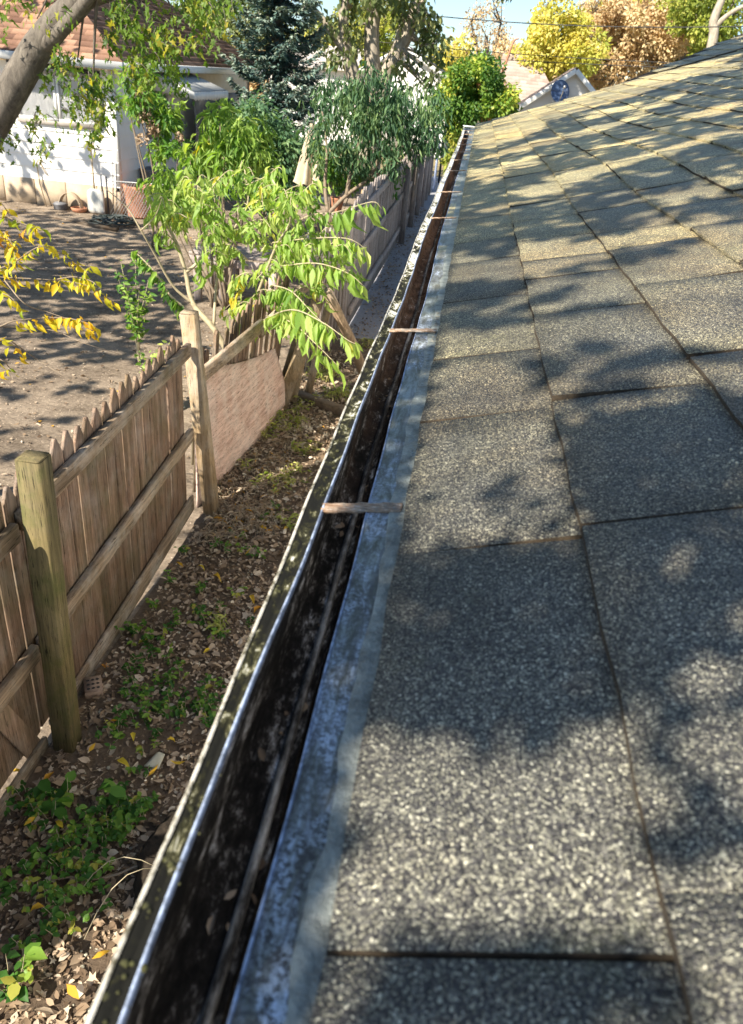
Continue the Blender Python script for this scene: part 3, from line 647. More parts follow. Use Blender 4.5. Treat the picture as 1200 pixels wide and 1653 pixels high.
b = MB(); b.beam((-1.63, 2.20, 0.30), (-1.63, 2.14, 0.52), 0.06, 0.01, (0, 1, 0)); tag(b.build('plastic_scrap', MAT['white']), 'white scrap showing through the gap of the broken pickets', 'scrap')

# leaning broken fence section beyond the tan post
fb = thing('broken_fence', (-1.5, 5.8, 0), 'collapsed picket fence section leaning behind the plywood sheet', 'fence')
y = 4.74; k = 0
while y < 6.75:
    w = random.uniform(0.07, 0.09); f_ = (y-4.7)/2.1
    z1 = 1.02+0.30*f_+random.uniform(-0.04, 0.05); lean = 0.35*(1-f_)+random.uniform(-0.05, 0.05)
    if k in (2, 4, 5): lean += 0.10
    picket(-1.66+0.12*f_, y, 0.05, z1, w, fb, lean=lean*0.8, leanx=-0.02+0.16*f_, t=0.014, top='cut'); y += w+random.choice([0.01, 0.02, 0.05]) ; k += 1
rail(fb, (-1.60, 4.75, 0.93), (-1.44, 5.75, 1.02), 0.10)
rail(fb, (-1.44, 5.70, 0.98), (-1.27, 6.75, 1.14), 0.10)
post('post', fb, (-1.50, 6.62, -0.05), (-1.19, 6.93, 1.28), 0.10, 'tpost')['label'] = 'square post tipped over sideways at the far end'
b = MB(); b.beam((-1.38, 6.72, 0.02), (-1.24, 7.0, 1.1), 0.09, 0.02, (1, 0, 0)); b.build('loose_board', MAT['tpost'], fb)
b = MB(); b.beam((-1.27, 6.92, 0.0), (-1.13, 7.1, 0.95), 0.07, 0.03, (1, 0, 0)); b.build('loose_board', MAT['tpost'], fb)
b = MB(); b.beam((-1.44, 6.5, 0.02), (-1.20, 6.82, 0.98), 0.12, 0.02, (0.9, 0.5, 0)); b.build('loose_board', MAT['tpost'], fb)
# plywood sheet, sagging
def plyf(a, c):
    p00, p10 = np.array([-1.60, 4.60, 0.0]), np.array([-1.40, 6.62, 0.02])
    p01, p11 = np.array([-1.64, 4.66, 1.02]), np.array([-1.49, 6.42, 0.62])
    q = (p00*(1-a)+p10*a)*(1-c)+(p01*(1-a)+p11*a)*c
    q[0] += 0.012*math.sin(c*3.14)+0.03*math.sin(a*3.14)*(1-c)
    q[2] += -0.05*math.sin(a*3.14)*c+0.05*a*a*(1-c)
    return tuple(q)
b = MB(); b.sheet(plyf, 24, 12); o = b.build('plywood_sheet', MAT['ply'], smooth=True, solid=0.012)
tag(o, 'large pale pinkish plywood sheet leaning against the broken fence', 'plywood')
b = MB(); b.tube([gr(600, 625)-[0, 0, 0.05], (gr(600, 625)+at(528, 470, 6.6))/2+[0.01, 0, 0], at(528, 470, 6.6)], [0.052, 0.050, 0.045], 12)
tag(b.build('prop_log', MAT['log'], smooth=True), 'bare round log propping up the tipped fence post', 'log')
b = MB(); b.beam(gr(462, 640)+[0, 0, 0.05], gr(600, 688)+[0, 0, 0.035], 0.10, 0.09, (0, 0, 1)); tag(b.build('landscape_timber', MAT['timber']), 'dark brown timber lying on the ground past the plywood', 'timber')

# far tall fence with posts towards us
fc = thing('board_fence', (-1.2, 14, 0), 'tall grey weathered board fence running away along the lane', 'fence')
def fcx(y): return -1.24+0.012*(y-9)*0.6
y = 7.6; k = 0
while y < 22.5:
    w = random.uniform(0.13, 0.15); h = 1.52+0.05*math.sin(y*0.8)+random.uniform(-.02, .02)
    if y < 10.5: h -= 0.10*(10.5-y)*0.6
    b = MB(); b.beam((fcx(y)-0.02-0.10*max(0, 9-y), y, 0.02), (fcx(y)-0.02-0.10*max(0, 9-y)+random.uniform(-.01, .01), y+random.uniform(-.02, .02), h), w, 0.018, (0, 1, 0), bev=0.003, top='cut')
    b.build('board', MAT['greyfence'], fc); y += w+random.choice([0.003, 0.005, 0.012]); k += 1
for z in (0.25, 0.85, 1.35):
    for ya, yb in ((9.2, 12.4), (12.4, 15.2), (15.2, 17.9), (17.9, 20.2), (20.2, 22.5)):
        b = MB(); b.beam((fcx(ya)+0.012, ya, z), (fcx(yb)+0.012, yb, z+0.03), 0.09, 0.04, (0, 0, 1)); b.build('rail', MAT['greyfence'], fc)
for y in (15.2, 17.1, 18.8, 20.3, 21.5, 22.5):
    b = MB(); b.beam((fcx(y)+0.075, y, -0.05), (fcx(y)+0.06, y, 1.62), 0.10, 0.11, (0, 1, 0)); b.build('post', MAT['greyfence'], fc)
b = MB(); b.beam((fcx(9.4)-0.12, 10.9, 0), (fcx(9.4)-0.10, 10.9, 1.42), 0.13, 0.12, (1, 0, 0)); b.build('post', MAT['tpost'], fc)
b = MB(); b.beam((-0.98, 23.6, 0), (-0.98, 23.6, 1.25), 0.55, 0.04, (0, 1, 0)); tag(b.build('gate_panel', MAT['blue']), 'pale blue panel closing the far end of the board fence', 'gate')
for k, (x, y, lb) in enumerate([(-0.93, 25.5, 'first thin dark post in the open past the board fence'), (-0.82, 27.0, 'second thin dark post in the open past the board fence')]):
    b = MB(); b.tube([(x, y, 0), (x, y, 1.2+0.7*(1-k))], 0.035, 8); tag(b.build('thin_post', MAT['darkmetal']), lb, 'post', 'thin posts past the fence end')

# ------------------------------------------------------------------ neighbour's house
nh = thing('white_house', (-11, 19, 0), 'white sided neighbour house with reddish brown hip roof behind the yard', 'house')
HX, HY, HX2, HY2 = -6.5, 14.93, -17.5, 27.0
def siding(p0, p1, z0, z1, rows, m, name, parent, nrm, backs=True):
    b = MB(); h = (z1-z0)/rows; nrm = np.array(nrm, float)
    for k in range(rows):
        a = z0+k*h
        A = np.array([*p0, a])+nrm*0.022; B = np.array([*p1, a])+nrm*0.022; C = np.array([*p1, a+h])+nrm*0.002; D = np.array([*p0, a+h])+nrm*0.002
        b.add([A, B, C, D], [(0, 1, 2, 3)]); b.add([A, B, B-nrm*0.022, A-nrm*0.022], [(0, 3, 2, 1)])
    b.build(name, m, parent)
siding((HX2, HY), (HX, HY), 0.47, 2.40, 9, MAT['sidingw'], 'siding', nh, (0, -1, 0))
siding((HX, HY), (HX, 19.4), 0.30, 2.40, 10, MAT['sidingw'], 'siding', nh, (1, 0, 0))
siding((HX-0.9, 19.4), (HX-0.9, HY2), 0.30, 2.40, 10, MAT['beige'], 'siding', nh, (1, 0, 0))
b = MB(); b.box((HX-0.03, HY+0.03, 1.4), (0.10, 0.10, 2.0)); b.build('corner_trim', MAT['trim'], nh)
b = MB()
x = HX2
while x < HX-0.05:
    l = min(0.62, HX-x); b.box((x+l/2, HY+0.06, 0.22), (l-0.012, 0.16, 0.50)); x += 0.62
y = HY+0.15
while y < 19.4: b.box((HX-0.06, y+0.3, 0.15), (0.16, 0.588, 0.36)); y += 0.6
b.build('foundation', MAT['block'], nh)
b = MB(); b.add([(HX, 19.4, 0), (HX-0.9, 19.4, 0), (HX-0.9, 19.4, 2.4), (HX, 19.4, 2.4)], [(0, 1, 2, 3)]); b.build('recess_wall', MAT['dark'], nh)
# hip roof in stepped shingle rows
def rows(a0, a1, b0, b1, n, m, name, parent, lift=0.012):
    V = []; Fq = []; uv = []; a0, a1, b0, b1 = [np.array(q, float) for q in (a0, a1, b0, b1)]
    nr = np.cross(a1-a0, b0-a0+(b1-a1)); nr /= np.linalg.norm(nr)
    if nr[2] < 0: nr = -nr
    L = np.linalg.norm(a1-a0)
    for k in range(n):
        t0, t1 = k/n, (k+1.15)/n
        p = [a0+(b0-a0)*t0+nr*lift, a1+(b1-a1)*t0+nr*lift, a1+(b1-a1)*min(1, t1), a0+(b0-a0)*min(1, t1), a0+(b0-a0)*t0-nr*0.005, a1+(b1-a1)*t0-nr*0.005]
        s_ = len(V); V += p; Fq += [(s_, s_+1, s_+2, s_+3), (s_+4, s_+5, s_+1, s_)]
        u = [np.dot(q-a0, (a1-a0)/L) for q in p]; uv += [(u[0], k+.1), (u[1], k+.1), (u[2], k+.9), (u[3], k+.9), (u[4], k+.1), (u[5], k+.1)]
    return link(name, arr_mesh(name, V, Fq, m, uv=uv), parent)
ex, ey, ex2, ey2, ez = -6.12, 14.50, -18.0, 24.6, 2.55
hw = (ey2-ey)/2; rh = hw*0.62
r0 = (ex-hw, ey+hw, ez+rh); r1 = (ex2+hw, ey+hw, ez+rh)
rf = rows((ex2, ey, ez), (ex, ey, ez), r1, r0, 36, MAT['redroof'], 'roof', nh)
rows((ex, ey, ez), (ex, ey2, ez), r0, r0, 36, MAT['redroof'], 'roof', nh)
rows((ex, ey2, ez), (ex2, ey2, ez), r0, r1, 36, MAT['redroof'], 'roof', nh)
b = MB()
for A, B in (((ex2, ey, ez-0.06), (ex, ey, ez-0.06)), ((ex, ey+0.02, ez-0.06), (ex, ey2, ez-0.06))):
    b.beam(A, B, 0.13, 0.09, (0, 0, 1))
b.build('eave_gutter', MAT['trim'], nh)
b = MB(); b.add([(ex2, ey, ez-.13), (ex, ey, ez-.13), (ex, HY+.02, ez-.13), (ex2, HY+.02, ez-.13)], [(0, 1, 2, 3)]); b.add([(ex, HY+.02, ez-.13), (ex, ey2, ez-.13), (HX-.9, ey2, ez-.13), (HX-.9, HY+.02, ez-.13)], [(0, 1, 2, 3)]); b.build('soffit', MAT['trim'], nh)
# window on the sunny wall
WX0, WX1, WZ0, WZ1 = -8.32, -6.80, 1.50, 2.24
def window(x0, x1, z0, z1, y, parent, curtain=True):
    b = MB(); t = 0.07
    b.beam((x0-.03, y-.03, z0-t/2), (x1+.03, y-.03, z0-t/2), t, 0.06, (0, 0, 1)); b.beam((x0-.03, y-.03, z1+t/2), (x1+.03, y-.03, z1+t/2), t, 0.06, (0, 0, 1))
    b.beam((x0-t/2, y-.03, z0), (x0-t/2, y-.03, z1), t, 0.06, (1, 0, 0)); b.beam((x1+t/2, y-.03, z0), (x1+t/2, y-.03, z1), t, 0.06, (1, 0, 0))
    w = b.build('window', MAT['greytrim'], parent)
    b = MB(); s_ = 0.045
    xm = (x0+x1)/2
    for a, c in ((x0, xm-.01), (xm+.01, x1)):
        b.beam((a, y-.035, z0+s_/2), (c, y-.035, z0+s_/2), s_, 0.03, (0, 0, 1)); b.beam((a, y-.035, z1-s_/2), (c, y-.035, z1-s_/2), s_, 0.03, (0, 0, 1))
        b.beam((a+s_/2, y-.035, z0), (a+s_/2, y-.035, z1), s_, 0.028, (1, 0, 0)); b.beam((c-s_/2, y-.035, z0), (c-s_/2, y-.035, z1), s_, 0.028, (1, 0, 0))
    sub('sash', b.mesh('sash', MAT['trim']), w)
    b = MB(); b.sheet(lambda a, c: (x0+(x1-x0)*a, y-0.022+0.006*math.sin(a*60), z0+(z1-z0)*c), 60, 1); sub('curtain', b.mesh('curtain', MAT['curtain'], True), w)
    b = MB(); b.add([(x0, y-.032, z0), (x1, y-.032, z0), (x1, y-.032, z1), (x0, y-.032, z1)], [(0, 1, 2, 3)]); sub('pane', b.mesh('pane', MAT['glass']), w)
window(WX0, WX1, WZ0, WZ1, HY-0.01, nh)
b = MB(); b.beam((WX0-.1, HY-.05, WZ1+0.16), (WX0+1.6, HY-.05, WZ1+0.10), 0.07, 0.05, (0, 0, 1)); b.build('window_shade_box', MAT['dark'], nh)
# side window with dark glass under the awning, door recess
b = MB(); b.box((HX+0.02, 16.7, 1.65), (0.05, 0.75, 0.85)); b.build('window', MAT['greytrim'], nh)
b = MB(); b.beam((HX+0.04, 17.3, 1.15), (HX+0.04, 17.3, 2.0), 0.5, 0.06, (0, 1, 0)); b.build('window', MAT['glass'], nh)
b = MB()
for k in range(2):
    b.sheet(lambda a, c: (HX+0.05+0.95*c, 16.35+2.3*a, 2.44-0.30*c+0.012*math.sin(a*80)), 60, 2)
b.sheet(lambda a, c: (HX+1.0, 16.35+2.3*a, 2.14-0.12*c-(0.03*abs(math.sin(a*40)) if c == 1 else 0)), 80, 1)
b.add([(HX+0.05, 16.35, 2.44), (HX+1.0, 16.35, 2.14), (HX+1.0, 16.35, 2.02), (HX+0.05, 16.35, 2.12)], [(0, 1, 2, 3)])
b.build('awning', MAT['trim'], nh, solid=0.006)
b = MB()
b.sheet(lambda a, c: (HX+0.25+0.08*math.sin(a*14+c*3), 18.4+3.4*a, 2.10-(0.25+0.25*math.sin(a*3.1))*0.4-1.25*c+0.05*math.sin(a*9)), 40, 14)
tag(b.build('grey_tarp', MAT['tarp'], smooth=True, solid=0.004), 'grey tarp hung beside the awning of the white house', 'tarp')
b = MB()
for k in range(9): b.tube([(HX+0.85, 16.6+0.28*k, 0.35), (HX+0.85, 16.6+0.28*k, 1.15)], 0.014, 6)
b.tube([(HX+0.85, 16.5, 1.15), (HX+0.85, 19.0, 1.15)], 0.02, 6); b.tube([(HX+0.85, 16.5, 0.4), (HX+0.85, 19.0, 0.4)], 0.015, 6)
tag(b.build('porch_railing', MAT['darkmetal']), 'black metal porch railing in front of the shaded wall', 'railing')
b = MB(); b.box((HX+0.5, 17.8, 0.16), (0.95, 2.6, 0.3)); tag(b.build('porch_slab', MAT['block']), 'low porch slab along the shaded wall', 'porch')

# things along the neighbour's foundation
def shovel(base, top, label):
    t = thing('shovel', (base[0], base[1], 0), label, 'shovel'); base = np.array(base, float); top = np.array(top, float)
    n = base+(top-base)*0.36
    b = MB()
    def sc(a, c):
        w = 0.17*(1-0.25*max(0, c-0.75)*4*0.8)*(0.55 if c > 0.97 else 1); q = base+(n-base)*c
        return (q[0]+(a-0.5)*2*w, q[1]-0.04*(1-abs(a-0.5)*2)**0.6+0.02, q[2])
    b.sheet(sc, 10, 10); b.build('scoop', MAT['shovelm'], t, True, solid=0.004)
    hd = base+(top-base)*0.90; b = MB(); b.tube([n-(top-base)*0.06, hd], 0.017, 8); b.build('shaft', MAT['toolw'], t)
    b = MB(); b.tube([hd, hd+[-0.055, 0, 0.05], hd+[-0.06, 0, 0.12], hd+[0.06, 0, 0.12], hd+[0.055, 0, 0.05], hd], 0.011, 6); b.build('grip', MAT['toolw'], t)
shovel((-6.93, 14.74, 0.0), (-6.98, 14.84, 1.20), 'aluminium scoop shovel leaning on the sunny white wall')
b = MB(); b.tube([gr(185, 345)+[0, -.05, 0], (-6.58, 14.86, 0.95)], 0.010, 6); tag(b.build('garden_stake', MAT['darkmetal']), 'thin dark rod leaning at the corner of the white wall', 'stake')
b = MB(); p = np.array([-7.95, 14.8, 0]); b.tube([p, p+[-.10, .04, .4], p+[-.14, .08, .75], p+[-.10, .08, .82], p+[0.0, .08, .80]], 0.012, 6); b.tube([p+[-.10, .08, .80], p+[0.05, .08, .55]], 0.010, 6)
tag(b.build('bent_cane', MAT['toolw']), 'bent pale cane leaning on the tan foundation', 'cane')
b = MB(); b.lathe((-7.62, 14.72, 0.0), [(0.11, 0), (0.13, 0.02), (0.13, 0.09), (0.14, 0.10), (0.10, 0.13), (0.02, 0.15), (0.02, 0.18), (0.001, 0.185)], 18)
tag(b.build('lidded_pot', MAT['pot'], smooth=True), 'small grey lidded pot by the tan foundation', 'pot')
b = MB(); b.lathe((-7.25, 14.70, 0.0), [(0.001, 0), (0.12, 0.0), (0.15, 0.07), (0.14, 0.08), (0.11, 0.03)], 18)
tag(b.build('clay_saucer', MAT['terra'], smooth=True), 'orange clay saucer beside the scoop shovel', 'saucer')
b = MB()
b.sheet(lambda a, c: (-7.42+0.22*math.cos(a*math.pi)*(1-0.0*c), 14.80-0.14*c, 0.02+0.30*math.sin(a*math.pi)), 16, 2)
tag(b.build('rounded_shield', MAT['block'], smooth=True, solid=0.01), 'tan rounded crawlspace cover against the foundation', 'cover')
b = MB()
rg = random.Random(3); cx, cy = gr(185, 362)[:2]
pts = []
for k in range(150):
    a = k*0.42; r = 0.24+0.10*math.sin(k*0.37)+rg.uniform(-.03, .03); pts.append((cx+r*1.25*math.cos(a), cy+r*0.9*math.sin(a), 0.03+0.10*rg.random()))
for k in range(30): pts.append((cx-0.1*k, cy-0.25-0.02*k+0.06*math.sin(k*0.6), 0.025))
b.tube(pts, 0.012, 5); tag(b.build('garden_hose', MAT['rubber'], smooth=True), 'dark green garden hose coiled on the dirt before the house corner', 'hose')
b = MB(); pts = [(gr(60+6*k, 352+0.6*k+2*math.sin(k*.7))+[0, 0, 0.02]) for k in range(20)]; b.tube(pts, 0.012, 5)
tag(b.build('loose_hose', MAT['rubber'], smooth=True), 'loose black hose stretched over the dirt left of the coil', 'hose')
b = MB(); b.beam(gr(20, 345)+[0, 0, 0.02], gr(190, 372)+[0, 0, 0.02], 0.05, 0.10, (0, 0, 1)); tag(b.build('edging_board', MAT['timber']), 'old edging board on the dirt along the left house wall', 'board')
# terracotta bin with stones, planter, chain-link
tp = gr(220, 352)
b = MB(); b.lathe((tp[0], tp[1]+.25, 0), [(0.24, 0), (0.30, 0.5), (0.31, 0.55), (0.27, 0.55), (0.25, 0.45), (0.001, 0.45)], 20)
tag(b.build('clay_planter', MAT['terra'], smooth=True), 'big reddish planter behind the chain-link at the house corner', 'planter')
b = MB(); b.lathe((tp[0]-.1, tp[1]+1.3, 0), [(0.26, 0), (0.30, 0.7), (0.32, 0.74), (0.28, 0.74), (0.26, 0.6), (0.001, 0.6)], 20)
tag(b.build('grey_barrel', MAT['pot'], smooth=True), 'grey barrel with a pale rim against the shaded wall', 'barrel')
b = MB()
A = np.array([-6.60, 14.55, 0.0]); B = np.array([-4.6, 15.1, 0.0])
n = 40
for k in range(n):
    for s_ in (1, -1):
        q0 = A+(B-A)*(k/n); kk = k+s_*7; 
        if 0 <= kk <= n: b.tube([q0+[0, 0, 0.02], A+(B-A)*(kk/n)+[0, 0, 0.62]], 0.0035, 3, closed=False)
cl = thing('chain_link_fence', (-5.6, 14.8, 0), 'low sagging chain-link fence piece in front of the planters', 'fence')
b.build('mesh_panel', MAT['metal'], cl); b = MB(); b.tube([A, A+[0, 0, 0.7]], 0.02, 6); b.build('post', MAT['darkmetal'], cl)
b = MB(); b.tube([A+[0, 0, .63], B+[0, 0, .63]], 0.01, 5); b.build('top_wire', MAT['metal'], cl)
# white wire ornament
p = at(262, 275, 16.0)
b = MB()
for s_ in (0.10, 0.07):
    b.tube([(p[0]+s_*math.sin(a), p[1], p[2]-0.1+s_*1.6*math.cos(a)) for a in np.linspace(0, 6.28, 18)], 0.010, 5)
b.tube([(p[0]-0.08+0.09*math.sin(a), p[1], p[2]-.32+0.09*math.cos(a)) for a in np.linspace(0, 6.28, 14)], 0.010, 5); b.tube([(p[0], p[1], p[2]-.2), (p[0], p[1], 0)], 0.012, 5)
tag(b.build('wire_ornament', MAT['white']), 'white looped wire ornament standing among the planters', 'ornament')
# bench in the yard
bn = thing('wooden_bench', (-2.9, 9.9, 0), 'rough grey wooden bench standing in the yard behind the sapling', 'bench')
for k in range(4): 
    b = MB(); b.beam((-3.38, 9.75+0.16*k, 0.62), (-2.1, 9.80+0.16*k, 0.62), 0.14, 0.03, (0, 1, 0)); b.build('seat_board', MAT['greyfence'], bn)
for x in (-3.28, -2.95, -2.3):
    for y in (9.72, 10.3): b = MB(); b.beam((x, y, 0), (x, y, 0.60), 0.10, 0.05, (1, 0, 0)); b.build('leg', MAT['greyfence'], bn)
b = MB(); b.beam((-3.38, 9.70, 0.54), (-2.1, 9.70, 0.54), 0.10, 0.03, (0, 0, 1)); b.build('apron', MAT['greyfence'], bn)
# patio umbrella, table
um = thing('patio_umbrella', (-2.75, 14.3, 0), 'closed beige patio umbrella tied near its top', 'umbrella')
b = MB(); ux, uy = float(at(505, 240, 14.3)[0]), 14.3
b.sheet(lambda a, c: (ux+(0.05+0.20*(1-c)**0.9)*(1+0.30*math.cos(a*6.283*7))*math.cos(a*6.283), uy+(0.05+0.20*(1-c)**0.9)*(1+0.30*math.cos(a*6.283*7))*math.sin(a*6.283), 0.98+0.96*c+(0.04*math.cos(a*6.283*7) if c == 0 else 0)), 84, 12)
b.build('canopy', MAT['canvas'], um, True)
b = MB(); b.tube([(ux, uy, 0), (ux, uy, 2.0)], 0.022, 8); b.build('pole', MAT['darkmetal'], um)
b = MB(); b.lathe((ux, uy, 1.80), [(0.085, 0), (0.095, 0.03), (0.085, 0.06)], 14); b.build('tie_band', MAT['tarp'], um, True)
b = MB(); b.lathe((ux, uy, 0.0), [(0.25, 0), (0.25, 0.05), (0.05, 0.09), (0.03, 0.3)], 16); b.build('base', MAT['darkmetal'], um, True)
pt = thing('patio_table', (-2.75, 14.6, 0), 'patio table with pale glass top below the umbrella', 'table')
b = MB(); b.box((-2.75, 14.6, 0.70), (0.95, 0.6, 0.03), rz=0.2); b.build('table_top', MAT['table'], pt)
for sx, sy in ((-.4, -.2), (.4, -.2), (-.4, .2), (.4, .2)): b = MB(); b.tube([(-2.75+sx, 14.6+sy, 0), (-2.75+sx*.9, 14.6+sy*.9, 0.69)], 0.018, 6); b.build('leg', MAT['darkmetal'], pt)
p = gr(545, 318, 0.85); b = MB(); b.lathe((p[0], p[1], 0.62), [(0.08, 0), (0.12, 0.2), (0.13, 0.22), (0.1, 0.22), (0.09, 0.15), (0.001, .15)], 16)
tag(b.build('flower_pot', MAT['terra'], smooth=True), 'small orange clay flower pot behind the board fence', 'pot')
b = MB(); b.lathe((p[0], p[1], 0), [(0.14, 0), (0.14, .6), (0.001, .615)], 12); tag(b.build('pot_stand', MAT['greyfence']), 'round wooden stand under the clay flower pot', 'stand')

# small things on the side ground
p = gr(158, 1116); bk = MB(); 
bk.box((p[0]-0.02, p[1], 0.022), (0.085, 0.115, 0.045), rz=0.5)
br = thing('cored_brick', (p[0], p[1], 0), 'pale cored brick lying at the foot of the picket fence', 'brick'); bk.build('body', MAT['brick'], br)
b = MB()
for i in range(3):
    for j in range(3):
        a, c = (i-1)*0.023, (j-1)*0.031; b.lathe((p[0]-.02+a*math.cos(.5)-c*math.sin(.5), p[1]+a*math.sin(.5)+c*math.cos(.5), 0.0460), [(0.0075, 0), (0.001, 0.0002)], 10)
b.build('core_holes', MAT['dark'], br)
p = gr(250, 1238); b = MB(); b.sheet(lambda a, c: (p[0]+(a-.5)*(0.065-0.03*c)+0.02*c, p[1]+(c-.5)*0.07, 0.035+0.02*c+0.004*math.sin(a*5)), 4, 4)
tag(b.build('stone_chip', MAT['paper'], solid=0.008), 'flat pale chip lying among the brown leaves', 'chip')
# dark rotten stump by our wall
sp = gr(235, 1400); b = MB()
pr = [(0.20, -.05), (0.19, 0.04), (0.17, 0.08), (0.165, 0.12), (0.14, 0.15), (0.08, 0.12), (0.04, 0.14), (0.001, 0.12)]
n = 30
vs = []; fs = []
for i, (r, z) in enumerate(pr):
    for q in range(n): a = 2*math.pi*q/n; rr = r*(1+0.10*math.sin(a*5+i)+0.06*math.sin(a*11+z*20)); vs.append((sp[0]+0.17+rr*math.cos(a), sp[1]+rr*1.2*math.sin(a), z*1.1+0.02*math.sin(a*3)))
for i in range(len(pr)-1):
    for q in range(n): fs.append((i*n+q, i*n+(q+1) % n, (i+1)*n+(q+1) % n, (i+1)*n+q))
b.add(vs, fs); tag(b.build('tree_stump', MAT['bark2'], smooth=True), 'dark rotten tree stump at the foot of the gutter wall', 'stump')
b = MB()
for k in range(2):
    a = random.uniform(2.6, 4.0); q = np.array([sp[0]+.10, sp[1]-.10, 0.13]); pts = [q+np.array([math.cos(a)*s_*0.3, math.sin(a)*s_*0.3, 0.03+0.10*math.sin(s_*3)-0.15*s_*s_]) for s_ in np.linspace(0, 1, 6)]; b.tube(pts, 0.0018, 4)
tag(b.build('dry_stalks', MAT['stem']), 'dry curved stalks lying over the rotten stump', 'stalks', kind='stuff')

# ------------------------------------------------------------------ vegetation
def interp(poly, s_):
    poly = np.asarray(poly, float); seg = np.linalg.norm(np.diff(poly, axis=0), axis=1); cum = np.concatenate([[0], np.cumsum(seg)]); t = np.asarray(s_)*cum[-1]
    i = np.clip(np.searchsorted(cum, t)-1, 0, len(seg)-1); f = ((t-cum[i])/seg[i])[:, None]
    return poly[i]*(1-f)+poly[i+1]*f, unit(poly[i+1]-poly[i])
def smoothp(pts, k=5):
    pts = np.asarray(pts, float)
    if len(pts) < 3: return interp(pts, np.linspace(0, 1, k+1))[0]
    out = []; P = np.vstack([2*pts[0]-pts[1], pts, 2*pts[-1]-pts[-2]])
    for i in range(1, len(P)-2):
        for t in np.linspace(0, 1, k, endpoint=False):
            a, b_, c, d = P[i-1:i+3]; out.append(0.5*((2*b_)+(c-a)*t+(2*a-5*b_+4*c-d)*t*t+(3*b_-a-3*c+d)*t**3))
    out.append(P[-2]); return np.array(out)
def uvy(lst): return [at(*q) for q in lst]
class Fol:
    def __init__(s): s.P = []; s.D = []; s.N = []; s.L = []; s.W = []; s.T = []
    def put(s, P, D, N, L, W, T):
        n = len(P); s.P.append(P); s.D.append(D); s.N.append(N); s.L.append(np.broadcast_to(L, n)); s.W.append(np.broadcast_to(W, n)); s.T.append(np.broadcast_to(T, n))
    def spray(s, poly, n, L, asp=0.27, droop=1.0, spread=0.02, t0=0.1, tint=(0.2, 0.9), splay=0.6):
        p, d = interp(poly, np.linspace(t0, 1, n)+RNG.uniform(-.01, .01, n).clip(-.01, 0)); 
        side = unit(np.cross(d, [0, 0, 1.0]))*np.where(np.arange(n) % 2, 1, -1)[:, None]
        D = unit(d*0.45+side*splay+np.array([0, 0, -1.0])*droop+RNG.normal(0, .22, (n, 3)))
        N = unit(RNG.normal(0, 0.5, (n, 3))+np.array([-.3, -.7, .5]))
        l = L*RNG.uniform(0.42, 1.2, n)
        s.put(p+RNG.normal(0, spread, (n, 3)), D, N, l, l*asp*RNG.uniform(.85, 1.2, n), np.clip(RNG.uniform(*tint)+RNG.normal(0, 0.16, n), 0, 1))
    def clump(s, c, r, n, L, asp=0.5, droop=0.5, tint=(0.2, 0.8), shell=0.35):
        v = rdir(n); rr = (RNG.random(n)**shell)[:, None]; r = np.broadcast_to(np.asarray(r, float), 3)
        p = np.asarray(c)+v*rr*r
        D = unit(v*0.6+rdir(n)*0.7+np.array([0, 0, -droop])); N = unit(rdir(n)*0.8+np.array([-.3, -.4, .7]))
        l = L*RNG.uniform(0.55, 1.2, n)
        s.put(p, D, N, l, l*asp, np.clip(RNG.uniform(*tint)+RNG.normal(0, 0.14, n), 0, 1))
    def build(s, name, m, parent=None, shape='lance'):
        me = leaves(name, np.vstack(s.P), np.vstack(s.D), np.vstack(s.N), np.concatenate(s.L), np.concatenate(s.W), np.concatenate(s.T), m, shape=shape)
        return link(name, me, parent)

# --- bright sapling leaning over the broken fence
sap = thing('lime_sapling', at(385, 600, 6.3)*[1, 1, 0], 'sunlit lime green sapling arching over the broken fence', 'tree')
wd = MB(); fo = Fol()
base = at(385, 600, 6.4); base0 = np.array([base[0]-0.05, base[1], 0.0])
def limb(lst, r0, r1, k=5):
    p = smoothp(uvy(lst), k); wd.tube(p, list(np.linspace(r0, r1, len(p))), 7); return p
wd.tube([base0, base, at(372, 575, 6.4)], [0.034, 0.03, 0.028], 8)
limb([(372, 575, 6.4), (345, 530, 6.4), (312, 490, 6.45), (300, 440, 6.5), (285, 392, 6.5), (262, 350, 6.5), (245, 318, 6.5)], 0.030, 0.008)
limb([(312, 490, 6.45), (280, 462, 6.4), (250, 410, 6.3), (228, 372, 6.2), (205, 335, 6.2), (168, 302, 6.2)], 0.013, 0.003)
limb([(228, 372, 6.2), (250, 350, 6.1), (262, 320, 6.0)], 0.006, 0.002)
limb([(205, 335, 6.2), (222, 310, 6.1), (240, 296, 6.0)], 0.005, 0.002)
limb([(300, 440, 6.5), (322, 420, 6.5), (330, 385, 6.5), (322, 340, 6.5), (320, 300, 6.5)], 0.016, 0.006)
limb([(372, 575, 6.4), (400, 520, 6.3), (418, 470, 6.2), (445, 400, 6.1), (470, 350, 6.0), (440, 290, 6.0)], 0.018, 0.006)
limb([(345, 530, 6.4), (352, 440, 6.6), (372, 380, 6.7), (400, 330, 6.8), (395, 270, 6.8)], 0.014, 0.005)
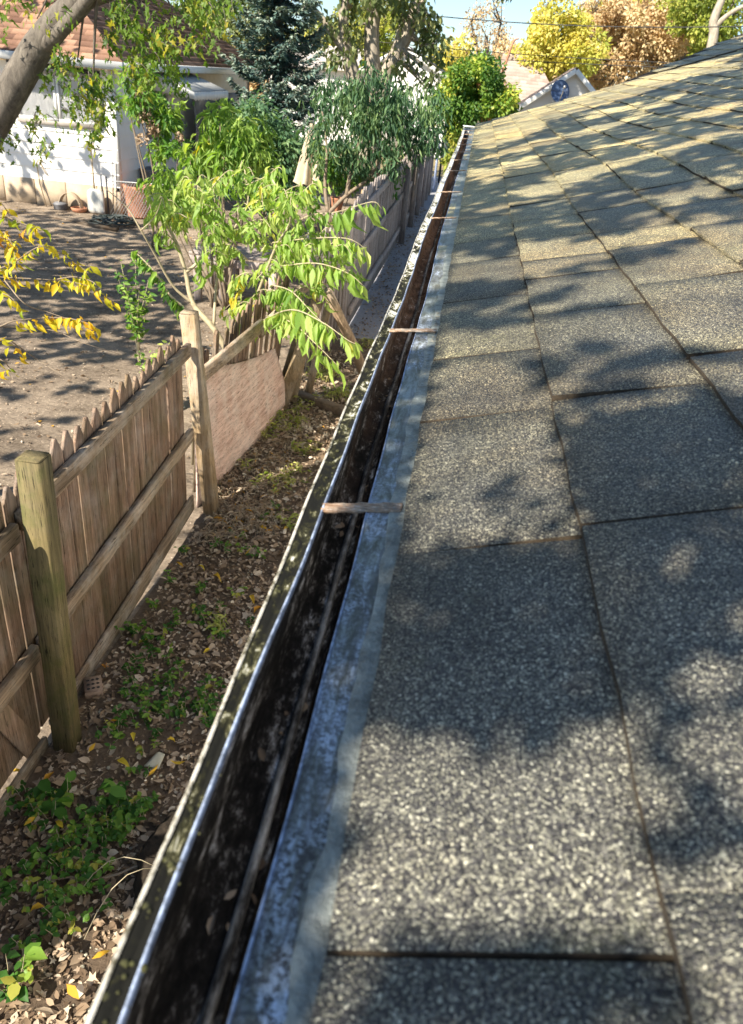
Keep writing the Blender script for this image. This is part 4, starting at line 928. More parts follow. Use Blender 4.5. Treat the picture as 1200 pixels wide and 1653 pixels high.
shoots = [
 [(445, 400, 6.1), (490, 352, 6.0), (545, 342, 5.9), (600, 326, 5.8), (616, 336, 5.8)],
 [(440, 392, 6.1), (500, 385, 5.9), (560, 385, 5.8), (592, 402, 5.8)],
 [(450, 430, 6.0), (510, 425, 5.8), (560, 440, 5.7), (588, 462, 5.7)],
 [(418, 520, 5.9), (470, 500, 5.5), (520, 520, 5.3), (560, 548, 5.2), (576, 556, 5.2)],
 [(430, 510, 5.9), (470, 520, 5.5), (510, 555, 5.3), (545, 590, 5.2)],
 [(440, 460, 5.9), (470, 470, 5.7), (500, 500, 5.5), (530, 530, 5.3)],
 [(395, 300, 6.6), (430, 285, 6.3), (450, 270, 6.2), (460, 282, 6.2)],
 [(400, 330, 6.5), (440, 320, 6.3), (480, 300, 6.1), (500, 312, 6.1)],
 [(322, 340, 6.5), (310, 300, 6.4), (300, 285, 6.4), (285, 300, 6.4)],
 [(322, 340, 6.5), (345, 300, 6.4), (370, 275, 6.4), (385, 285, 6.4)],
 [(300, 380, 6.5), (275, 330, 6.4), (260, 320, 6.4), (252, 335, 6.4)],
 [(285, 392, 6.5), (262, 372, 6.4), (255, 385, 6.4)],
 [(372, 380, 6.6), (350, 345, 6.4), (330, 330, 6.3), (318, 350, 6.3)],
 [(372, 380, 6.6), (400, 360, 6.4), (425, 355, 6.3), (440, 372, 6.2)],
 [(400, 420, 6.3), (380, 400, 6.2), (360, 395, 6.2), (352, 420, 6.2)],
 [(420, 450, 6.1), (400, 440, 6.0), (380, 450, 6.0), (372, 470, 6.0)],
 [(430, 470, 6.0), (445, 470, 5.9), (462, 490, 5.8), (450, 510, 5.8)],
 [(445, 400, 6.1), (470, 390, 6.0), (492, 410, 5.9), (500, 440, 5.9)],
 [(330, 385, 6.5), (345, 375, 6.4), (360, 390, 6.4), (365, 420, 6.4)],
 [(352, 440, 6.5), (340, 420, 6.4), (325, 425, 6.4), (320, 445, 6.4)],
 [(418, 470, 6.1), (408, 480, 6.0), (395, 500, 6.0), (388, 530, 6.0)],
 [(262, 350, 6.5), (248, 340, 6.4), (240, 352, 6.4)],
]
for k, sh in enumerate(shoots):
    p = smoothp(uvy(sh), 5); wd.tube(p, list(np.linspace(0.006, 0.002, len(p))), 5); ln = np.linalg.norm(np.diff(p, axis=0), axis=1).sum()
    fo.spray(p, int(10+ln*(36 if k < 6 else 44)), 0.165 if k < 6 else 0.13, 0.26, 1.1, 0.012, 0.08, (0.35, 0.68))
# inner bushy mass
pg = [(258, 325), (300, 285), (330, 268), (440, 262), (505, 310), (520, 360), (560, 400), (560, 440), (510, 470), (480, 500), (420, 520), (380, 480), (345, 400), (290, 380), (262, 360)]
k = 0; rr = random.Random(21)
while k < 90:
    q = (rr.uniform(250, 565), rr.uniform(260, 525))
    if not poly_in(q, pg): continue
    Y = 6.35+rr.uniform(-.45, .45)-(q[0]-400)*0.0015; a = at(*q, Y); dx = rr.uniform(-.22, .22); e = a+np.array([dx, rr.uniform(-.15, .15), rr.uniform(-.10, .10)]); mdl = (a+e)/2+[0, 0, 0.05]
    p = smoothp([a, mdl, e], 4); wd.tube(p, [0.004, 0.002, 0.002]*3 if False else list(np.linspace(.004, .0015, len(p))), 4)
    fo.spray(p, rr.randint(9, 18), 0.115, 0.24, 1.0, 0.02, 0.0, (0.25, 0.78), 0.8); k += 1
fo.spray(smoothp(uvy([(392, 470, 6.0), (385, 440, 6.0), (378, 470, 6.0), (372, 505, 6.0)]), 5), 26, 0.11, 0.3, 1.2, 0.02, 0, (0.97, 1.0))
wd.build('stems', MAT['stem'], sap, True); fo.build('leaves', LM['lime'], sap)
# frond hanging left of the tan post
fr = thing('green_frond', gr(300, 560)+[0, 0, 0], 'single arching green frond left of the tan fence post', 'branch')
wd = MB(); fo = Fol(); p = smoothp(uvy([(320, 560, 5.2), (306, 505, 5.15), (280, 478, 5.1), (255, 440, 5.1), (228, 412, 5.1), (221, 408, 5.1)]), 6)
p[:, 0] -= 0.02; wd.tube(np.vstack([[p[0][0]-0.05, p[0][1], 0.0], p]), list(np.linspace(0.012, 0.003, len(p)+1)), 6); fo.spray(p[3:], 120, 0.085, 0.36, 0.9, 0.012, 0, (0.1, 0.75), 0.7)
wd.build('stem', MAT['stem'], fr, True); fo.build('leaves', LM['green'], fr)
# small green saplings in the yard
for (u, v, Y, h, lb, mt) in [(225, 590, 7.2, 1.0, 'small dark green sapling standing alone on the bare dirt', 'green'), (258, 600, 6.2, 0.55, 'low bright green sprout just behind the picket tops', 'lime')]:
    g = at(u, v, Y); t = thing('small_sapling', (g[0], g[1], 0), lb, 'sapling'); wd = MB(); fo = Fol()
    for k in range(7):
        a = k*0.9; tp_ = np.array([g[0]+0.16*math.cos(a), g[1]+0.16*math.sin(a), h*(0.72+0.3*rr.random())]); p = smoothp([(g[0], g[1], 0), (g[0]+0.04*math.cos(a), g[1]+.04*math.sin(a), h*0.45), tp_], 5)
        wd.tube(p, list(np.linspace(.008, .002, len(p))), 5); fo.spray(p, 34, 0.085, 0.4, 0.5, 0.02, 0.35, (0.2, 0.9), 0.8)
    wd.build('stems', MAT['stem'], t, True); fo.build('leaves', LM[mt], t, 'oval')
# yellow-leaved branches at the left edge
yb_ = thing('yellow_leaved_tree', at(-260, 500, 3.9)*[1, 1, 0], 'yellow and orange autumn leaved branches reaching in from the left edge', 'tree')
wd = MB(); fo = Fol(); tr_ = at(-260, 500, 3.9)
wd.tube([(tr_[0], tr_[1], 0), tr_, at(-270, 380, 3.9)], [0.05, 0.04, 0.03], 8)
def yb(lst, n, L=0.062, Y=3.5, r=0.004, bare=False, tint=(0.2, 0.75)):
    p = smoothp([at(u, v, Y+0.1*math.sin(u*.05+v*.02)) for u, v in lst], 6); wd.tube(p, list(np.linspace(r, 0.0012, len(p))), 5)
    if not bare: fo.spray(p, n, L, 0.42, 1.0, 0.012, 0.12, tint, 0.8)
B0 = (-265, 440)
yb([B0, (-120, 430), (-30, 445), (83, 452), (143, 462), (184, 488)], 70)
yb([(-30, 445), (20, 425), (67, 398), (110, 415), (143, 441)], 50)
yb([B0, (-100, 400), (-20, 380), (20, 388), (45, 373), (64, 372)], 34)
yb([(-100, 400), (-40, 330), (0, 328), (16, 350)], 34, tint=(0.0, 0.4))
yb([(-30, 400), (0, 372), (20, 395), (25, 420)], 30, tint=(0.0, 0.4))
yb([B0, (-120, 520), (0, 527), (83, 533), (133, 553), (197, 573)], 0, bare=True)
yb([(0, 527), (30, 517), (100, 513), (140, 522), (156, 540)], 46)
yb([(-30, 470), (0, 473), (18, 480), (32, 498)], 12, 0.075, tint=(0.0, 0.25))
yb([(-60, 530), (0, 547), (25, 560), (38, 577)], 16); yb([(-60, 560), (0, 580), (14, 592), (24, 602)], 14)
yb([(8, 453), (40, 490), (75, 503), (110, 515)], 0, bare=True); yb([(17, 550), (60, 580), (103, 607)], 0, bare=True)
yb([(83, 453), (120, 447), (150, 455), (160, 470)], 20)
yb([(-20, 365), (5, 350), (40, 362), (70, 372)], 14, tint=(0, .3))
wd.build('twigs', MAT['twig'], yb_, True); fo.build('leaves', LM['yellow'], yb_)

# --- trees
def tree(name, lb, cat, base, trunks, clumps, m, bk, L, n, asp=0.6, shape='quad', group=None, droop=0.5, tint=(0.2, 0.8), limbs=True, tr=None):
    """trunks: list of (points, r0, r1); clumps: list of (centre, radius)"""
    t = thing(name, (base[0], base[1], 0), lb, cat, group); wd = MB(); fo = Fol()
    tips = []
    for pts, ra, rb in trunks:
        p = smoothp(pts, 6); wd.tube(p, list(np.linspace(ra, rb, len(p))), 9); tips += [p[i] for i in range(len(p)//3, len(p), 2)]
    tips = np.array(tips)
    vol = np.array([np.prod(np.broadcast_to(r, 3))**(2/3) for c, r in clumps]); vol /= vol.sum()
    for (c, r), w in zip(clumps, vol):
        c = np.array(c, float)
        if limbs:
            j = np.argmin(np.linalg.norm(tips-c, axis=1)); q = tips[j]; mid = (q+c)/2+RNG.normal(0, 0.06, 3)*np.linalg.norm(c-q); rd = trunks[0][2]*0.35
            wd.tube(smoothp([q, mid, c], 4), list(np.linspace(rd, rd*0.25, 9)), 5)
        fo.clump(c, r, max(4, int(n*w)), L, asp, droop, tint)
    wd.build('trunk', bk, t, True); fo.build('crown', m, t, shape)
    return t
def pxclumps(lst, Y, num, cr, dy=1.0, seed=1):
    """fill ellipses given by measured outlines at distance Y with small clumps in depth"""
    r = random.Random(seed); out = []
    tot = sum(e[2]*e[3] for e in lst)
    for (u, v, ru, rv) in lst:
        for k in range(max(1, int(num*ru*rv/tot))):
            a = r.uniform(0, 6.283); s_ = math.sqrt(r.random()); YY = Y+r.uniform(-dy, dy)
            s_ *= 1+0.28*math.sin(3*a+seed)+0.16*math.sin(7*a+2*seed)
            c = at(u+ru*s_*math.cos(a), v+rv*s_*math.sin(a), YY); out.append((c, cr*r.uniform(0.6, 1.3)))
    return out
# leaning tree overhead at upper left: unseen leaves added to it throw the dapples on yard, fence and roof
LT = uvy([(-170, 520, 9.2), (-60, 290, 9.1), (0, 180, 9.0), (32, 125, 9.0), (62, 75, 9.0), (92, 38, 9.0), (132, -4, 8.9), (190, -90, 8.5)])
LT = [np.array([LT[0][0]-0.15, LT[0][1], -0.05])]+LT+[np.array([-3.6, 6.8, 5.6]), np.array([-3.4, 4.5, 7.2])]
lt = thing('leaning_tree', (LT[0][0], LT[0][1], 0), 'grey leaning tree trunk at upper left with hanging green leaf sprays', 'tree')
wd = MB(); p = smoothp(LT, 6); wd.tube(p, list(np.linspace(0.20, 0.10, len(p))), 14)
fo = Fol(); rr = random.Random(5)
br2 = smoothp(uvy([(64, 78, 9.0), (88, 60, 8.9), (125, 20, 8.8), (170, -40, 8.6)]), 5); wd.tube(br2, list(np.linspace(0.09, 0.05, len(br2))), 10)
# sprays hanging into view
hang = [(45, 20, 70, 30, 10), (90, 90, 35, 40, 9), (130, 140, 35, 40, 20), (152, 175, 24, 28, 12), (115, 180, 18, 22, 6), (70, 205, 14, 20, 5), (152, 215, 10, 22, 6), (75, 245, 8, 10, 3), (0, 190, 14, 14, 4), (4, 232, 10, 6, 3),
        (215, 30, 40, 35, 18), (240, 75, 40, 30, 18), (285, 40, 40, 40, 18), (290, 95, 30, 30, 12), (265, 130, 30, 20, 10), (225, 120, 20, 25, 8), (340, 30, 22, 30, 9), (190, 40, 25, 40, 9), (355, 10, 25, 15, 5), (180, 140, 10, 25, 4)]
for (u, v, ru, rv, n) in hang:
    for k in range(n):
        uu, vv = u+rr.uniform(-1, 1)*ru, v+rr.uniform(-1, 1)*rv; Y = 9.0+rr.uniform(-.7, .7)
        a = at(uu, vv-10, Y); e = at(uu+rr.uniform(-18, 26), vv+rr.uniform(4, 22), Y+rr.uniform(-.15, .15))
        pp = smoothp([a, (a+e)/2+[0, 0, 0.03], e], 3); wd.tube(pp, list(np.linspace(.005, .002, len(pp))), 4)
        fo.spray(pp, rr.randint(8, 12), 0.080, 0.60, 0.9, 0.05, 0, (0.15, 0.85), 0.9)
for tgt in [(125, 100), (150, 150), (230, 20), (290, 30), (255, 90), (60, 30), (340, 10)]:
    e = at(*tgt, 9.0); s_ = br2[-1] if tgt[0] < 300 else np.array(LT[-2]); pp = smoothp([s_, (s_+e)/2+[0, 0, 0.25], e], 5); wd.tube(pp, list(np.linspace(.03, .006, len(pp))), 6)
fo.build('hanging_leaves', LM['maple'], lt, 'maple')
# unseen leaves added for shade, set up the sunlight from each mapped dapple
shade_fol = Fol()
def shade(pts, dist, rad, n, L=0.15):
    """leaf clusters standing 'dist' metres up the sunlight from each shaded spot"""
    for q in pts:
        c = np.asarray(q)-SUNDIR*(dist+RNG.uniform(-.8, .8)); v = RNG.normal(0, 1, (n, 3))*rad
        N = unit(-SUNDIR+RNG.normal(0, .45, (n, 3))); D = unit(np.cross(N, rdir(n)))
        l = L*RNG.uniform(.7, 1.3, n); shade_fol.put(c+v, D, N, l, l*0.7, RNG.random(n))
cc = lambda a, b_: (700+a/2.4, 130+b_/2.4)
def streak(p0, p1, w, step=0.07, dist=9.0, dens=1.0, fn=onroof, L=0.13):
    A = fn(*p0); B = fn(*p1); mid = ((p0[0]+p1[0])/2, (p0[1]+p1[1])/2); wl = np.linalg.norm(fn(mid[0], mid[1]+w/2)-fn(mid[0], mid[1]-w/2))
    # width across, measured along the light's own drift on the surface
    n = max(2, int(np.linalg.norm(B-A)*max(0.05, wl)/(L*L*0.55)*2.1*dens))
    C = fn(mid[0], mid[1]-w/2); E_ = fn(mid[0], mid[1]+w/2)
    ts = RNG.random(n); ws = RNG.random(n)-0.5
    pts = A+(B-A)*ts[:, None]+(C-E_)*ws[:, None]
    c = pts-SUNDIR*(dist+RNG.uniform(-1.2, 1.2, (n, 1)))
    N = unit(-SUNDIR+RNG.normal(0, .35, (n, 3))); D = unit(np.cross(N, rdir(n))); l = L*RNG.uniform(.7, 1.3, n)
    shade_fol.put(c, D, N, l, l*0.7, RNG.random(n))
def proj(P):
    d = (P-CAM)@_F; return np.stack([600+F_PX*((P-CAM)@_R2)/d, 826.5+F_PX*((P-CAM)@_D2)/d], 1)
LIT = [[(150, 262), (560, 140), (760, 108), (1100, 25), (1200, -5), (1200, 22), (1000, 92), (800, 150), (620, 200), (470, 240), (440, 268), (250, 338), (150, 345)],
       [(150, 392), (258, 352), (360, 318), (470, 296), (620, 252), (700, 236), (900, 158), (1000, 120), (1000, 138), (900, 178), (720, 258), (640, 280), (480, 318), (370, 345), (262, 376), (150, 398)],
       [(135, 425), (258, 408), (268, 470), (130, 478)], [(270, 400), (420, 362), (432, 392), (275, 445)],
       [(283, 548), (300, 520), (480, 448), (650, 405), (860, 362), (1040, 300), (1200, 232), (1200, 275), (1110, 322), (880, 388), (690, 440), (530, 500), (300, 552)],
       [(120, 598), (290, 560), (300, 578), (112, 612)], [(830, 528), (900, 500), (1160, 458), (1165, 492), (900, 550), (840, 556)], [(1060, 446), (1200, 415), (1200, 462), (1110, 480)],
       [(40, 800), (330, 762), (640, 684), (960, 612), (1200, 560), (1200, 665), (1060, 682), (690, 745), (400, 800), (40, 830)],
       [(930, 222), (1200, 148), (1200, 190), (1000, 240)], [(560, 222), (820, 172), (830, 186), (570, 242)], [(580, 345), (860, 290), (870, 306), (590, 366)], [(1000, 70), (1200, 40), (1200, 62), (1010, 90)], [(340, 720), (640, 670), (650, 690), (345, 745)]]
SHD = [[(20, 912), (370, 898), (385, 1000), (200, 1010), (40, 1090), (10, 1120)], [(440, 1190), (700, 1130), (1010, 1110), (1000, 1150), (740, 1200), (690, 1290), (450, 1290)], [(1000, 1130), (1100, 1085), (1200, 1095), (1200, 1290), (1100, 1250)],
       [(720, 740), (1060, 700), (1065, 715), (725, 775)], [(350, 840), (560, 780), (720, 770), (720, 800), (400, 862)], [(470, 900), (620, 935), (640, 975), (520, 985)], [(60, 840), (330, 880), (360, 905), (30, 930)]]
n = 60000; xs = RNG.uniform(-0.05, 3.3, n); ys = 0.9+RNG.random(n)*8.9
G = np.stack([xs, ys, EZ+TT*(xs-EX)], 1); q = proj(G); cx_, cy_ = (q[:, 0]-700)*2.4, (q[:, 1]-97)*2.4
ok = []
for k in range(n):
    if q[k, 0] > 1215 or cy_[k] > 1290: continue
    pt2 = (cx_[k], cy_[k]); near = cy_[k] > 762-0.13*cx_[k]*(cx_[k] > 0)+20 
    if near: use = any(poly_in(pt2, g) for g in SHD) and RNG.random() < 0.8
    else: use = not any(poly_in(pt2, g) for g in LIT)
    if use and RNG.random() < 0.42+0.0*k: ok.append(k)
G = G[ok]; n = len(G); c = G-SUNDIR*(5.0+RNG.uniform(-.7, .7, (n, 1))); N = unit(-SUNDIR+RNG.normal(0, .3, (n, 3))); l = 0.085*RNG.uniform(.7, 1.3, n)
shade_fol.put(c, unit(np.cross(N, rdir(n))), N, l, l*0.75, RNG.random(n))
for p0, p1, w in [((900, 150), (1200, 95), 14), ((860, 172), (1040, 132), 5)]: streak(p0, p1, w, L=0.08, dist=5.0, dens=1.2)
NEAR = [([(905, 690), (1210, 640), (1210, 1060), (1010, 1100), (952, 1168), (596, 1172), (612, 1040), (640, 902), (940, 892), (925, 780)], 0.34),
        ([(1010, 1110), (1210, 1090), (1210, 1420), (1080, 1440)], 0.06), ([(500, 1562), (1085, 1562), (1110, 1720), (440, 1720)], 0.30),
        ([(705, 560), (585, 1040), (505, 1700), (330, 1700), (520, 1000), (655, 560)], 0.34), ([(650, 800), (900, 790), (930, 880), (645, 890)], 0.03)]
n = 52000; xs = RNG.uniform(-0.13, 1.0, n); ys = 0.12+RNG.random(n)*1.5  # floating leaves added near the camera to shade the close roof
G = np.stack([xs, ys, EZ+TT*(np.maximum(xs, EX)-EX)], 1); q = proj(G); ok = []
for k in range(n):
    pr = max([w for g, w in NEAR if poly_in(q[k], g)], default=0)
    if pr and RNG.random() < pr*0.8: ok.append(k)
G = G[ok]; n = len(G); c = G-SUNDIR*(2.6+RNG.uniform(-.3, .3, (n, 1))); N = unit(-SUNDIR+RNG.normal(0, .25, (n, 3))); l = 0.034*RNG.uniform(.7, 1.3, n)
shade_fol.put(c, unit(np.cross(N, rdir(n))), N, l, l*0.75, RNG.random(n))
# the slope beyond the rake
for k in range(260):
    q = np.array([RNG.uniform(1.2, 4.5), RNG.uniform(9.8, 12.4), 3.2]); shade([q], 8, 0.1, 2, 0.2)
# yard, fence and neighbour dapples
g0 = lambda u, v: gr(u, v)
for p0, p1, w, dn in [((0, 360), (260, 385), 40, .8), ((0, 420), (290, 440), 90, 1.2), ((0, 500), (290, 510), 80, 1.2), ((0, 570), (240, 560), 40, 1.0), ((0, 640), (170, 620), 14, .8), ((20, 690), (130, 665), 16, .8), ((0, 740), (70, 730), 20, .6), ((0, 340), (200, 350), 10, .5), ((60, 610), (250, 585), 8, .6)]:
    streak(p0, p1, w, fn=g0, L=0.20, dist=8, dens=dn*0.7)
for p0, p1, w, dn in [((250, 900), (420, 880), 120, .12), ((150, 1130), (330, 1060), 120, .12), ((60, 1300), (260, 1280), 120, .15), ((30, 1480), (200, 1450), 160, .4), ((520, 640), (400, 760), 60, .2), ((470, 560), (560, 600), 60, .3)]:
    streak(p0, p1, w, fn=g0, L=0.16, dist=8, dens=dn)
wl = lambda u, v: at(u, v, HY)
for p0, p1, w, dn in [((0, 235), (70, 265), 60, .8), ((130, 255), (165, 275), 26, .8), ((85, 235), (100, 270), 12, .8), ((10, 305), (75, 320), 30, .5), ((60, 140), (160, 150), 50, .35), ((20, 90), (200, 108), 12, .4)]:
    streak(p0, p1, w, fn=wl, L=0.20, dist=7, dens=dn)
nr_ = lambda u, v: at(u, v, 16.5)
for p0, p1, w, dn in [((80, 75), (190, 70), 40, .7), ((100, 30), (180, 20), 30, .4), ((230, 60), (380, 80), 60, .8), ((220, 20), (290, 20), 40, .8)]:
    streak(p0, p1, w, fn=nr_, L=0.25, dist=7, dens=dn)
shade_fol.build('crown', LM['canopy'], lt, 'quad')  # unseen added shade leaves, hung on the tree as its crown
P_ = np.vstack(shade_fol.P); top = p[-1]
for k in range(22):
    q = P_[RNG.integers(len(P_))]; q = q+RNG.normal(0, .2, 3)
    if q[2] < 4.2 or q[1] > 6: continue
    s_ = p[-1-(k % 8)]; pp = smoothp([s_, (s_+q)/2+[0, 0, 0.4], q], 5); wd.tube(pp, list(np.linspace(.022, .005, len(pp))), 5)
wd.build('trunk', MAT['bark'], lt, True)

# vine and shrubs by the shaded wall
def shrub(name, lb, cat, ell, Y, num, cr, n, L, m, asp=0.35, shape='lance', dy=0.5, stems=6, seed=3, tint=(0.2, 0.8), droop=0.6, sm='twig', group=None):
    cl = pxclumps(ell, Y, num, cr, dy, seed); C_ = np.array([c for c, r in cl]); g = np.array([C_[:, 0].mean(), C_[:, 1].mean(), 0])
    t = thing(name, g, lb, cat, group); wd = MB(); fo = Fol(); r = random.Random(seed)
    for c, q in cl: fo.clump(c, q, max(3, n//len(cl)), L, asp, droop, tint)
    for k in range(stems):
        c = cl[r.randrange(len(cl))][0]; wd.tube(smoothp([g+[r.uniform(-.15, .15), r.uniform(-.1, .1), 0], (g+c)/2+[r.uniform(-.1, .1), 0, 0], c], 5), list(np.linspace(.02, .005, 11)), 6)
    wd.build('stems', MAT[sm], t, True); fo.build('leaves', m, t, shape); return t
v_ = shrub('flowering_vine', 'tall green vine with dried tan flower heads before the shaded wall', 'vine', [(220, 130, 22, 35), (250, 170, 35, 30), (270, 215, 30, 35), (262, 250, 18, 25), (215, 165, 12, 20)], 12.5, 70, 0.10, 1300, 0.13, LM['green'], 0.35, seed=8, tint=(0.3, 1.0))
fo = Fol()
for (u, v, r) in [(232, 190, .10), (245, 200, .09), (250, 212, .07), (230, 226, .07), (236, 180, .07), (225, 150, .05), (232, 165, .05), (290, 222, .05)]: fo.clump(at(u, v, 12.2), r, 60, 0.05, 0.8, 0.2, (0.2, 1.0))
tag(fo.build('dried_flowers', LM['dead'], v_, 'oval'), kind='stuff')
shrub('young_willow', 'yellow-tipped green shrub with long drooping leaves behind the lime sapling', 'shrub', [(350, 190, 28, 22), (390, 215, 38, 30), (360, 235, 40, 25), (410, 240, 25, 30), (335, 250, 30, 25), (270, 300, 25, 22), (290, 330, 25, 25)], 9.5, 90, 0.12, 2000, 0.17, LM['lime'], 0.2, seed=4, tint=(0.0, 0.75), droop=1.0, stems=12)
shrub('dark_bush', 'dense dark green bush left of the closed umbrella', 'bush', [(440, 220, 45, 50), (450, 280, 45, 45), (420, 180, 25, 20), (400, 290, 35, 35), (455, 250, 18, 50), (350, 290, 30, 20)], 15.0, 120, 0.22, 5200, 0.11, LM['dark'], 0.45, 'oval', 0.7, 8, 9)
shrub('low_bush', 'low dark shrub growing around the patio table', 'bush', [(560, 290, 30, 22), (540, 260, 25, 25), (620, 300, 20, 14), (500, 330, 16, 14)], 13.6, 40, 0.15, 1100, 0.10, LM['green'], 0.45, 'oval', 0.4, 6, 10)
dt = shrub('drooping_tree', 'dark green tree with narrow drooping leaves over the board fence', 'tree', [(600, 165, 75, 45), (560, 215, 75, 45), (650, 205, 60, 50), (610, 258, 45, 26), (695, 175, 20, 45), (560, 265, 50, 25), (540, 150, 30, 30), (690, 215, 18, 26)], 13.0, 260, 0.15, 5200, 0.14, LM['dark'], 0.17, 'lance', 0.7, 0, 12, (0.1, 0.9), 1.6)
wd = MB()
for lst in ([(530, 345, 12.6), (560, 315, 12.7), (595, 290, 12.8), (640, 262, 13), (680, 225, 13)], [(560, 315, 12.7), (570, 260, 12.9), (590, 200, 13), (600, 150, 13)], [(530, 345, 12.6), (525, 300, 12.7), (528, 240, 12.8), (520, 180, 12.9)], [(595, 290, 12.8), (630, 220, 13), (650, 170, 13.1)]):
    wd.tube(smoothp(uvy(lst), 5), list(np.linspace(.035, .012, 5*(len(lst)-1)+1)), 7)
q = at(530, 345, 12.6); wd.tube([q, (q[0], q[1], 0)], [.04, .05], 8); wd.build('branches', MAT['twig'], dt, True)

# blue spruce
sx, sy = -4.75, 20.0
t = thing('blue_spruce', (sx, sy, 0), 'tall blue spruce with tiered drooping boughs behind the white house', 'tree'); wd = MB(); fo = Fol(); rr = random.Random(2)
wd.tube([(sx, sy, 0), (sx+.03, sy, 4), (sx, sy, 8.6)], [0.16, 0.11, 0.02], 8)
z = 1.3
while z < 8.2:
    R_ = 1.45*(1-(z/9.2))**0.8+0.05
    for k in range(11):
        a = rr.uniform(0, 6.283); R2_ = R_*rr.uniform(0.65, 1.12); d = np.array([math.cos(a), math.sin(a), 0])
        pp = np.array([np.array([sx, sy, z])+d*R2_*s_+np.array([0, 0, -0.30*R2_*math.sin(s_*2.6)+0.10*R2_*s_**3]) for s_ in np.linspace(0, 1, 7)])
        wd.tube(pp, list(np.linspace(.025, .006, 7)), 5)
        sd = np.array([-d[1], d[0], 0]); n = int(120*R2_)+30
        s_ = RNG.random(n)**0.7; pt_ = interp(pp, np.clip(s_, 0, 1))[0]; wid = (RNG.random(n)-.5)*0.6*R2_*(1.05-s_)
        P3 = pt_+sd*wid[:, None]+np.array([0, 0, -1])*np.abs(wid)[:, None]*0.35+RNG.normal(0, .02, (n, 3)); D = unit(d+sd*np.sign(wid)[:, None]*0.9+RNG.normal(0, .35, (n, 3))+[0, 0, -.1])
        tn = np.clip(0.25+0.5*s_+RNG.normal(0, .15, n), 0, 1)
        fo.put(P3, D, unit(RNG.normal(0, .4, (n, 3))+[0, 0, 1]), 0.14*RNG.uniform(.6, 1.2, n), 0.05, tn)
    z += 0.23
wd.build('trunk', MAT['bark'], t, True); fo.build('needles', LM['spruce'], t, 'quad')

# big pale multi-stemmed tree
Yb = 24.0; b0 = at(606, 200, Yb)
tr_list = [([(b0[0]-.2, Yb, 0), at(590, 175, Yb), at(573, 128, Yb), at(564, 92, Yb), at(555, 55, Yb), at(558, -30, Yb)], .24, .13), ([at(556, 80, Yb), at(535, 50, Yb), at(518, 28, Yb), at(495, 0, Yb), at(470, -60, Yb)], .12, .07),
           ([(b0[0], Yb, 0), at(604, 175, Yb), at(602, 114, Yb), at(600, 55, Yb), at(606, 0, Yb), at(600, -80, Yb)], .27, .16), ([at(612, 165, Yb), at(628, 110, Yb), at(656, 60, Yb), at(668, 20, Yb), at(690, -40, Yb)], .22, .13),
           ([at(630, 105, Yb), at(645, 60, Yb), at(650, 30, Yb), at(645, -20, Yb)], .12, .08)]
cl = pxclumps([(690, 40, 22, 45), (700, 100, 20, 35), (665, 20, 30, 30), (520, 40, 22, 30), (570, 40, 30, 40), (545, 90, 20, 22), (640, 100, 20, 20), (640, 10, 40, 15), (600, 5, 50, 15), (690, 140, 14, 20)], Yb, 95, 0.28, 1.0, 5)
rr = random.Random(9)
for k in range(70): cl.append((np.array([b0[0]+rr.uniform(-4, 3.2), Yb+rr.uniform(-2.5, 2.5), rr.uniform(5.2, 9.5)]), 0.6))
tree('pale_barked_tree', 'large tree with several pale trunks behind the dark drooping tree', 'tree', b0, tr_list, cl, LM['olive'], MAT['pbark'], 0.20, 9000, 0.55, 'quad', None, 1.2, (0.1, 0.8))
# ivy-like growth at its foot
shrub('ivy', 'green ivy climbing the foot of the pale trunks', 'ivy', [(600, 165, 22, 14), (560, 150, 10, 25), (640, 150, 10, 15)], 23.4, 30, 0.22, 700, 0.16, LM['dark'], 0.5, 'oval', 0.3, 3, 14)
# round bushy tree past the gutter's end
Yr = 15.5
cl = pxclumps([(768, 150, 52, 45), (735, 165, 30, 30), (800, 165, 30, 28), (768, 115, 35, 20), (745, 200, 20, 20)], Yr, 130, 0.16, 0.7, 6)
tree('round_bushy_tree', 'round bushy green tree beyond the end of the gutter', 'tree', at(785, 200, Yr), [([at(786, 200, Yr)*[1, 1, 0], at(786, 200, Yr), at(783, 160, Yr), at(770, 130, Yr)], .07, .04), ([at(786, 205, Yr), at(760, 170, Yr), at(740, 150, Yr)], .04, .02), ([at(784, 170, Yr), at(810, 120, Yr), at(828, 70, Yr), at(838, 62, Yr)], .03, .01)],
     cl, LM['ygreen'] if False else LM['bush'], MAT['terra'], 0.075, 15000, 0.55, 'oval', None, 0.3, (0.0, 1.0))
shrub('yellow_shrub', 'narrow yellow-green shrub hanging by the far gutter end', 'shrub', [(733, 225, 8, 25), (728, 262, 7, 25), (740, 205, 8, 12)], 16.5, 30, 0.12, 900, 0.10, LM['ygreen'], 0.5, 'oval', 0.2, 4, 15, (0.4, 1.0))

